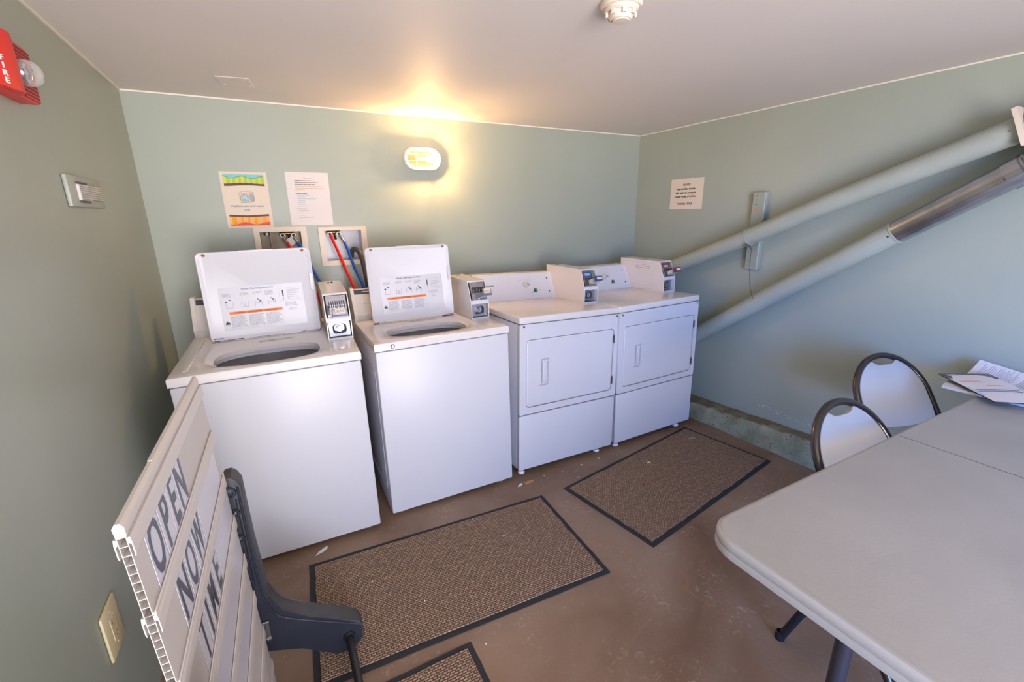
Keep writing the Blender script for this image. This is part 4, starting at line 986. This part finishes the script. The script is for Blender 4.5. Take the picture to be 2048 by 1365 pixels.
# ------------------------------------------------------------------ litter on the floor
def scrap(name, label, cat, x, y, pts, h, m, rz=0, z=.0004, group=None):
    b = MB(); b.prism(pts, 'z', 0, h, m); o = b.build(name, smooth=False, loc=(x, y, z), rot=(0, 0, R(rz))); return tag(o, label, cat, group)
scrap('paper_scrap', 'torn white paper scrap between the left washer and its mat', 'paper scrap', .535, -1.00, [(-.028, -.018), (-.012, -.010), (.006, -.006), (.026, .010), (.028, .024), (.018, .024), (.002, .014), (-.014, .002)], .0012, M_white_scrap)
scrap('wood_shim', 'small pale wood shim beside the dryer foot next to the washer', 'wood shim', 1.63, -.990, [(-.028, -.009), (.028, -.009), (.028, .009), (-.028, .009)], .007, M_wood, 0)
scrap('crumpled_tissue', 'small crumpled white tissue left of the wood shim', 'tissue', 1.573, -.992, [(-.018, -.008), (-.004, -.004), (.014, .002), (.018, .010), (.006, .008), (-.008, .004)], .006, M_white_scrap)
scrap('paper_scrap', 'white paper strip lying on the mat by the dryers, near its middle', 'paper scrap', 2.36, -1.175, [(-.011, -.005), (.012, -.005), (.011, .005), (-.011, .005)], .002, M_white_scrap, -5, .0087)
scrap('dry_leaf', 'curled brown dry leaf on the mat by the dryers', 'leaf', 2.17, -1.33, [(-.016, -.002), (-.004, -.007), (.012, -.004), (.018, .003), (.004, .007), (-.010, .005)], .004, M_leaf, 15, .0087)
scrap('lint_tuft', 'pale grey lint tuft on the far corner of the mat by the dryers', 'lint', 2.83, -1.09, [(-.02, -.006), (.0, -.009), (.022, -.003), (.018, .005), (-.006, .006), (-.02, .002)], .003, M_olive, -28, .0087)
scrap('pebble', 'small pale pebble on the floor beside the concrete curb', 'pebble', 3.115, -1.742, [(.006*math.cos(2*math.pi*k/8), .006*math.sin(2*math.pi*k/8)) for k in range(8)], .007, M_cream)
scrap('lint_tuft', 'sage green chip at the near-left edge of the mat by the dryers', 'paint chip', 1.905, -1.085, [(-.007, -.003), (.005, -.004), (.008, .003), (-.004, .004)], .002, M_olive)
rnd = random.Random(21)
bits = [(.995, -1.775, 'white flake on the floor just right of the bottom-edge mat corner', 1), (1.30, -1.585, 'white crumb on bare floor right of the near corner of the washer mat', 1), (1.36, -1.60, 'second white crumb near the right corner of the washer mat, farther from it', 1),
        (1.12, -1.70, 'tan crumb on the floor below the long near edge of the washer mat', 0), (2.00, -.985, 'white crumb under the front edge of the middle machine, the left dryer', 1), (2.14, -.975, 'white crumb below the right foot of the left dryer', 1),
        (1.86, -.985, 'white crumb under the middle of the left dryer', 1), (1.74, -.975, 'white crumb just right of the wood shim', 1), (1.16, -1.02, 'pale crumb in front of the middle of the second washer', 0), (2.12, -1.70, 'pale crumb on bare floor between the dryer mat and the table', 0)]
mbits = [(.70, -1.30, 'white crumb on the washer mat, leftmost of those on it'), (.86, -1.50, 'white crumb on the washer mat towards its near edge'), (1.02, -1.22, 'white crumb near the middle of the washer mat'), (1.22, -1.14, 'white crumb at the far right of the washer mat'), (1.30, -1.32, 'white crumb on the washer mat close to its right edge'), (1.10, -1.42, 'white crumb on the washer mat right of centre, nearer the table')]
for x, y, lab, wh in bits+[(x, y, l, 2) for x, y, l in mbits]:
    r = rnd.uniform(.003, .0055) if wh < 2 else rnd.uniform(.0025, .004)
    P = [(r*math.cos(a)*rnd.uniform(.5, 1.2), r*math.sin(a)*rnd.uniform(.5, 1.2)) for a in [2*math.pi*i/6 for i in range(6)]]
    scrap('debris_crumb', lab, 'crumb', x, y, P, .0025, M_white_scrap if wh else M_wood, 0, .0004 if wh < 2 else .0087, 'crumbs on the bare floor' if wh < 2 else 'white crumbs on the washer mat')

# ------------------------------------------------------------------ changeable letter sign
SG = empty('message_board', 'cream plastic letter board leaning by the left wall, reading OPEN NOW TIME', 'sign board', (.344, -1.605, 0), (0, R(-2.0), R(-1.5)))
LB = .630; pitch = .132; ztop = 1.081
def sign():
    o = SG; th = .011
    # cap
    b = MB(); b.prism([(-th, ztop-.022), (-th-.001, ztop-.006), (-th*.75, ztop), (-th*.25, ztop), (.001, ztop-.006), (.001, ztop-.018), (0, ztop-.022)], 'y', -LB, 0, M_strip)
    b.prism([(-.0085, ztop-.0005), (-.0085, ztop+.002), (-.0025, ztop+.002), (-.0025, ztop-.0005)], 'y', -LB*.72, 0, M_strip); b.build('top_cap', o, ang=25)
    zt = 1.060
    for r in range(8):
        z1 = zt-r*pitch-.0; z0 = z1-pitch
        if z0 < 0.02: z0 = .02
        b = MB()
        b.box(-.001, 0, -LB, 0, z0, z1, M_stripdim); b.box(-th, -th+.001, -LB, 0, z0, z1, M_stripdim)          # hollow twin-wall extrusion
        k = 0; z = z0
        while z < z1+.001: b.box(-th+.001, -.001, -LB, 0, z-.0006, z+.0006, M_strip); z += pitch/9
        # rails that hold the letter cards, proud of the face
        b.prism([(0, z1-.002), (.0035, z1-.001), (.0045, z1-.010), (.0045, z1-.030), (.0030, z1-.034), (.0030, z1-.012), (0, z1-.010)], 'y', -LB, 0, M_strip)
        b.prism([(-th, z1-.002), (-th-.0035, z1-.001), (-th-.0045, z1-.010), (-th-.0045, z1-.030), (-th-.0030, z1-.034), (-th-.0030, z1-.012), (-th, z1-.010)], 'y', -LB, 0, M_strip)
        b.prism([(0, z0+.006), (0, z0), (.0035, z0-.003), (.0045, z0+.004), (.0030, z0+.007), (.0022, z0+.002)], 'y', -LB, 0, M_strip)
        b.build('letter_track', o, smooth=False)
sign()
def local_sign(y, z): return (0, y, z)
def card(row, yc, w_, ch, label, cat='letter card', squash=1, wd=None, blank=False):
    z1 = 1.060-row*pitch-.026; z0 = 1.060-(row+1)*pitch+.001
    b = MB(); b.box(.0006, .0012, yc-w_/2, yc+w_/2, z0, z1+.010, M_cardclear)
    if ch:
        M_ = basis((.0016, yc, (z0+z1)/2-.0005), (0, 1, 0), (0, 0, 1)) @ Matrix.Diagonal((squash, 1, 1, 1))
        b.text(ch, .131, M_letter, M_, ext=.0002, bold=.0024)
    c = b.build('letter_card' if ch else 'blank_card', smooth=False); c.matrix_world = Matrix.Translation(SG.location) @ SG.rotation_euler.to_matrix().to_4x4()
    return tag(c, label, cat)
def yl(yw): return yw+1.605-.008
for args in ((0, -2.146, .066, 'O', 'clear card with black letter O, first letter of OPEN', .56), (0, -2.078, .058, 'P', 'clear card with black letter P, second letter of OPEN', .60), (0, -2.018, .056, 'E', 'clear card with black letter E, third letter of OPEN', .60), (0, -1.955, .062, 'N', 'clear card with black letter N, last letter of OPEN', .60),
             (1, -2.093, .064, 'N', 'clear card with black letter N, first letter of NOW', .60), (1, -2.022, .064, 'O', 'clear card with black letter O, middle letter of NOW', .52), (1, -1.945, .076, 'W', 'shiny card with black letter W, last letter of NOW', .50),
             (2, -2.068, .058, 'T', 'clear card with black letter T, first letter of TIME', .52), (2, -2.015, .030, 'I', 'narrow clear card with black letter I of TIME', .70), (2, -1.958, .072, 'M', 'clear card with black letter M, third letter of TIME', .56), (2, -1.885, .058, 'E', 'clear card with black letter E, last letter of TIME', .60)):
    r_, y_, w_, c_, l_, s_ = args; card(r_, yl(y_), w_, c_, l_, squash=s_)
for r_, y0, y1, l_ in ((1, -1.90, -1.64, 'blank white card strip filling the track after NOW'), (2, -1.85, -1.62, 'blank white card strip filling the track after TIME'), (3, -2.10, -1.62, 'blank white card strip in the track directly below TIME'), (4, -2.02, -1.66, 'blank white card strip in the second track below TIME')):
    card(r_, yl((y0+y1)/2), y1-y0, None, l_, 'blank card')

def sign_base():
    B = empty('sign_base', 'black moulded L-shaped sign stand foot with cross tube, beside the letter board', 'sign stand', (.45, -1.575, 0))
    prof = [(.300, .748), (.312, .768), (.329, .768), (.341, .756), (.350, .735), (.350, .65), (.352, .528), (.358, .415), (.361, .348), (.369, .312), (.388, .270), (.42, .240), (.46, .214), (.54, .162), (.606, .118), (.618, .100), (.622, .075), (.618, .045), (.600, .026), (.58, .012), (.53, .012), (.48, .055), (.43, .098), (.38, .128), (.32, .140), (.300, .150)]
    prof = [(x-.45, z) for x, z in prof]
    def foot(y0, y1, name):
        f = MB(); s = 1 if y1 > y0 else -1
        inn = []
        c = prof; n = len(c)
        # inset outline for a softly moulded rim
        A = [f.bm.verts.new((x, y0, z)) for x, z in c]; Bv = [f.bm.verts.new((x, y1, z)) for x, z in c]
        fs = [f.bm.faces.new((A[i], A[(i+1) % n], Bv[(i+1) % n], Bv[i])) for i in range(n)]; f._new(fs, M_basetop)
        caps = [f.bm.faces.new(A), f.bm.faces.new(Bv)]; f._new(caps, M_base)
        es = [e for cc in caps for e in cc.edges]
        bmesh.ops.bevel(f.bm, geom=es, offset=.006, segments=3, profile=.5, affect='EDGES', clamp_overlap=True)
        return f.build(name, B, ang=30)
    foot(0, .065, 'side_foot'); foot(-.665, -.730, 'side_foot')
    # raised rim and height-adjusting holes on the visible face
    b = MB(); rim = [(.340, .735), (.341, .60), (.345, .42), (.350, .34), (.361, .300), (.384, .255), (.46, .200), (.605, .108)]
    b.tube(catmull([(x-.45, -.001, z) for x, z in rim], 6), .0035, M_base, 8)
    b.tube([(.331-.45, -.0005, .70), (.331-.45, -.0005, .62), (.334-.45, -.0005, .40)], .0018, M_black, 6)
    b.build('moulded_rim', B)
    for z in (.655, .570, .490, .412):
        b = MB(); Mh = basis((.322-.45, -.0008, z), (1, 0, 0), (0, 0, 1)); b.lathe([(.014, .0), (.012, .0045), (.008, .0045), (.006, .0006), (0, .0006)], M_base, Mh, 18); b.lathe([(.006, .001), (.005, .003), (0, .0035)], M_steel, Mh, 12); b.build('adjusting_bolt', B)
    b = MB(); Mh = basis((.316-.45, -.0008, .722), (1, 0, 0), (0, 0, 1)); b.lathe([(.020, .0), (.018, .004), (.013, .004), (.012, .001), (.006, .002), (0, .004)], M_base, Mh, 22); b.build('pivot_boss', B)
    b = MB(); b.box(.300-.45, .352-.45, -.012, .002, .195, .262, M_stripdim if False else M_steel, .002, 1); b.box(.300-.45, .352-.45, -.016, -.010, .195, .201, M_chrome); b.build('metal_bracket', B)
    b = MB(); b.tube([(.571-.45, .03, .072), (.571-.45, -.70, .072)], .0125, M_black, 20); b.lathe([(.020, 0), (.018, .006), (.0128, .007)], M_black, basis((.571-.45, -.0005, .072), (1, 0, 0), (0, 0, 1)), 20); b.build('cross_tube', B)
sign_base()

# ------------------------------------------------------------------ folding table
def table():
    x0, x1, y1, y0, zt = 1.335, 3.205, -2.318, -3.078, .740
    T_ = empty('folding_table', 'white plastic folding table along the right side of the room', 'table', ((x0+x1)/2, (y0+y1)/2, 0))
    ox, oy = (x0+x1)/2, (y0+y1)/2; hx, hy = (x1-x0)/2, (y1-y0)/2; r = .085
    # two halves meeting at the centre seam
    for s in (-1, 1):
        b = MB(); g = .0001
        def out(d, k=8):
            P = []
            X1 = hx-d; rr = r-d
            a = [(g, -hy+d)]
            for t in range(k+1): q = R(-90+90*t/k); a.append((X1-rr+rr*math.cos(q), -hy+d+rr+rr*math.sin(q)))
            for t in range(k+1): q = R(90*t/k); a.append((X1-rr+rr*math.cos(q), hy-d-rr+rr*math.sin(q)))
            a.append((g, hy-d)); return [(x*s, y) for x, y in a]
        L = [(out(.045), zt-.040), (out(.006), zt-.045), (out(.0), zt-.040), (out(0), zt-.024), (out(.0015), zt-.0225), (out(.0015), zt-.0215), (out(0), zt-.020), (out(.001), zt-.008), (out(.007), zt-.001), (out(.014), zt), (out(.020), zt-.0008), (out(.024), zt-.0008)]
        V = [[b.bm.verts.new((x, y, z)) for x, y in P] for P, z in L]; fs = []
        n = len(V[0])
        for k, (A, B) in enumerate(zip(V, V[1:])):
            f_ = [b.bm.faces.new((A[i], A[(i+1) % n], B[(i+1) % n], B[i])) for i in range(n)]; b._new(f_, M_tableedge if k < 8 else M_table)
        top = b.bm.faces.new(V[-1]); b._new([top], M_table); bt = b.bm.faces.new(V[0]); b._new([bt], M_tableedge)
        tp = b.build('tabletop', T_, ang=50)
    for s in (-1, 1):
        # leg frame near each end: vertical posts with splayed foot tubes
        def leg(pts, rad=.0165):
            b = MB(); P = [(s*-(p[0]-ox) if s == 1 else (p[0]-ox), p[1]-oy, p[2]) for p in pts]
            b.tube(catmull(P, 6), rad, M_leg, 18); e = Vector(P[-1]); b.lathe([(0, 0), (rad+.004, 0), (rad+.005, .012), (rad+.003, .035), (rad, .036)], M_black, Matrix.Translation(e-Vector((0, 0, 0))), 18); b.build('leg', T_, ang=50)
        leg([(1.60, -2.548, .70), (1.60, -2.548, .3), (1.60, -2.548, .0)], .019)
        leg([(1.60, -2.848, .70), (1.60, -2.848, .3), (1.60, -2.848, .0)], .019)
        b = MB(); X = (lambda x: -(x-ox)) if s == 1 else (lambda x: x-ox)
        b.tube([(X(1.60), -2.55-oy, .66), (X(1.60), -2.85-oy, .66)], .012, M_leg, 12); b.tube([(X(1.74), -2.50-oy, .69), (X(1.74), -2.90-oy, .69)], .012, M_leg, 12)
        b.tube([(X(1.60), -2.70-oy, .5), (X(2.0), -2.70-oy, .69)], .009, M_leg, 12); b.tube([(X(1.60), -2.55-oy, .5), (X(1.60), -2.85-oy, .5)], .010, M_leg, 12); b.build('leg_brace', T_, ang=50)
table()

# ------------------------------------------------------------------ folding chairs
def chair():
    C_ = empty('folding_chair', 'x', 'chair', (2.226, -2.147, 0), (0, 0, -.086), 'folding chairs tucked under the table')
    a, bb, th, zt = .212, .222, .547, .813; rt = .0135
    def P(u, s, off=0):       # point on the reclined back plane: u across, s down from the top, off towards the sitter
        return Vector((u, -s*math.sin(th)-off*math.cos(th), zt-s*math.cos(th)+off*math.sin(th)))
    ac, bc = a-rt, bb-rt
    arc = [P(-ac*math.cos(t), rt+bc*(1-math.sin(t))) for t in [math.pi*k/36 for k in range(37)]]
    sidel = [P(-ac-.004*k, bb+.055*k) for k in (4, 3, 2, 1)]; sider = [P(ac+.004*k, bb+.055*k) for k in (1, 2, 3, 4)]
    b = MB(); fl = [Vector((-a-.062, -.55, .0)), Vector((-a-.055, -.42, .17))]; frr = [Vector((a+.055, -.42, .17)), Vector((a+.062, -.55, .0))]
    b.tube(catmull(fl+sidel+arc[::2]+sider+frr, 4), rt, M_gun, 16); fr = b.build('frame', C_, ang=60)
    # back panel with the hand-hold notch
    b = MB(); N = 40; top = []; ap = ac-.017
    for k in range(N+1):
        t = -1+2*k/N; u = t*(ap*.985); s_arc = bb-(bc-.010)*math.sqrt(max(0, 1-(u/(ap+.004))**2))
        # concave notch between the two shoulders
        if abs(u) < .074: s_n = .057-.0*u; e = abs(u)/.074; s_v = .058-(.030)*e**4; s_v = max(s_v, s_arc)
        else: s_v = s_arc
        top.append((u, s_v))
    bot = [(ap*t, .335+.010*(1-t*t)) for t in [1-2*k/24 for k in range(25)]]
    out = top+[(ap+.004, .26)]+bot+[(-ap-.004, .26)]
    def bow(u): return -.010+.020*(1-(u/a)**2)*0.2
    cu, cs = 0, .19
    rings = []
    for sc, off in ((1, -.010), (1, .002), (.985, .007), (.955, .008)):
        rings.append([b.bm.verts.new(P(cu+(u-cu)*sc, cs+(s-cs)*sc, off)) for u, s in out])
    n = len(out); fs = []
    for A, B in zip(rings, rings[1:]):
        for i in range(n): fs.append(b.bm.faces.new((A[i], A[(i+1) % n], B[(i+1) % n], B[i])))
    fs += [b.bm.faces.new(rings[-1]), b.bm.faces.new(list(reversed(rings[0])))]; b._new(fs, M_chairp); b.build('backrest', C_, ang=40)
    b = MB(); b.prism(rrect(-.20, .20, -.66, -.28, .05, 6), 'z', .43, .452, M_chairp); b.build('seat', C_, ang=40)
    b = MB(); b.tube([(-a+.0, -.26, .435), (-a, -.64, .425)], .009, M_gun, 12); b.tube([(a, -.26, .435), (a, -.64, .425)], .009, M_gun, 12); b.tube([(-a, -.60, .42), (a, -.60, .42)], .009, M_gun, 12); b.build('seat_rail', C_)
    for s in (-1, 1):
        b = MB(); b.tube(catmull([(s*(a+.004), -.27, .43), (s*(a+.066), -.205, .215), (s*(a+.084), -.137, .0)], 6), .013, M_black, 14)
        b.lathe([(0, 0), (.0155, 0), (.0165, .01), (.015, .03), (.011, .031)], M_black, Matrix.Translation((s*(a+.084), -.137, 0)), 14); b.build('rear_leg', C_, ang=50)
    b = MB(); b.tube([(-a-.07, -.178, .125), (a+.07, -.178, .125)], .007, M_gun, 10); b.build('stretcher', C_)
    return C_
c1 = chair(); c1['label'] = 'pale grey folding chair with round back tucked in nearest the dryer mat'
c2 = copy_tree(c1); c2.location = (2.985, -1.952, 0); c2.rotation_euler = (0, 0, -.296)
c2['label'] = 'pale grey folding chair with round back standing against the right wall'
c2['group'] = c1['group']

# ------------------------------------------------------------------ newspapers on the table
def papers():
    z = .7405
    def leaf(name, label, cat, pts, m, zf, th=.0015, draw=None, edge=None):
        b = MB(); n = len(pts); A = [b.bm.verts.new((p[0], p[1], p[2])) for p in pts]; B = [b.bm.verts.new((p[0], p[1], p[2]+th)) for p in pts]
        return b
    def grid(P00, P10, P11, P01, nx, ny, f, th, m, m2=None):
        b = MB(); P00, P10, P11, P01 = map(Vector, (P00, P10, P11, P01))
        def at(u, v): p = P00*(1-u)*(1-v)+P10*u*(1-v)+P11*u*v+P01*(1-u)*v; p.z += f(u, v); return p
        G = [[b.bm.verts.new(at(i/nx, j/ny)+Vector((0, 0, th))) for j in range(ny+1)] for i in range(nx+1)]
        Lo = [[b.bm.verts.new(at(i/nx, j/ny)) for j in range(ny+1)] for i in range(nx+1)]
        fs = [b.bm.faces.new((G[i][j], G[i+1][j], G[i+1][j+1], G[i][j+1])) for i in range(nx) for j in range(ny)]; b._new(fs, m)
        fl = [b.bm.faces.new((Lo[i][j], Lo[i][j+1], Lo[i+1][j+1], Lo[i+1][j])) for i in range(nx) for j in range(ny)]
        for i in range(nx): fl += [b.bm.faces.new((Lo[i][0], Lo[i+1][0], G[i+1][0], G[i][0])), b.bm.faces.new((Lo[i+1][ny], Lo[i][ny], G[i][ny], G[i+1][ny]))]
        for j in range(ny): fl += [b.bm.faces.new((Lo[0][j+1], Lo[0][j], G[0][j], G[0][j+1])), b.bm.faces.new((Lo[nx][j], Lo[nx][j+1], G[nx][j+1], G[nx][j]))]
        b._new(fl, m2 or m); return b, (lambda u, v, d=.0005: at(u, v)+Vector((0, 0, th+d)))
    def qq(b, at, u0, u1, v0, v1, m, d=.0006): b.poly([at(u0, v0, d), at(u1, v0, d), at(u1, v1, d), at(u0, v1, d)], m)
    def lines(b, at, u0, u1, v0, v1, n, m, hgt=.35, rg=.25, d=.0006):
        rn = random.Random(int(u0*100+v0*10)+n)
        for i in range(n):
            vv = v0+(v1-v0)*i/n; u = u0; e = u1-(u1-u0)*rn.uniform(0, rg)
            while u < e: l = rn.uniform(.015, .04); qq(b, at, u, min(u+l, e), vv, vv+(v1-v0)/n*hgt, m, d); u += l+.007
    # newspaper sheet propped up against the wall
    b, at = grid((3.115, -2.212, .7535), (3.165, -2.244, .830), (3.222, -2.66, .750), (3.06, -2.62, .7535), 8, 14, lambda u, v: -.016*math.sin(math.pi*u)*(1-v), .0012, M_news)
    for k in range(3): lines(b, at, .05, .95, .06+k*.31, .06+k*.31+.27, 16, M_grey_ink, .3)
    o = b.build('newspaper', ang=30); tag(o, 'open newspaper page curling up against the right wall', 'newspaper')
    # folded sections beneath the magazine, overhanging the table edge
    b, at = grid((2.915, -2.218, .7415), (3.04, -2.200, .7415), (3.19, -2.52, .7415), (2.93, -2.50, .7415), 6, 6, lambda u, v: .004*math.sin(u*6)*(1-v), .010, M_news); tag(b.build('folded_newspaper', ang=30), 'folded newspaper section sticking out over the table edge', 'newspaper')
    b, at = grid((3.010, -2.170, .768), (3.120, -2.293, .785), (2.945, -2.520, .768), (2.836, -2.397, .7585), 10, 10, lambda u, v: .004*math.sin(u*3)*math.sin(v*3), .004, M_paper, M_ink)
    qq(b, at, 0, 1, 0, .20, M_mag, .0006); qq(b, at, .10, .30, .04, .10, M_cardclear, .0012)
    lines(b, at, .1, .6, .30, .36, 2, M_coralk); lines(b, at, .08, .9, .60, .70, 2, M_blue_ink, .5, .1); qq(b, at, .03, .97, .52, .80, M_teal_ink, .0003); lines(b, at, .45, .8, .46, .5, 1, M_coral, .3)
    o = b.build('magazine', ang=30); tag(o, 'glossy magazine lying on the newspapers, dark cover strip at its tip', 'magazine')
papers()
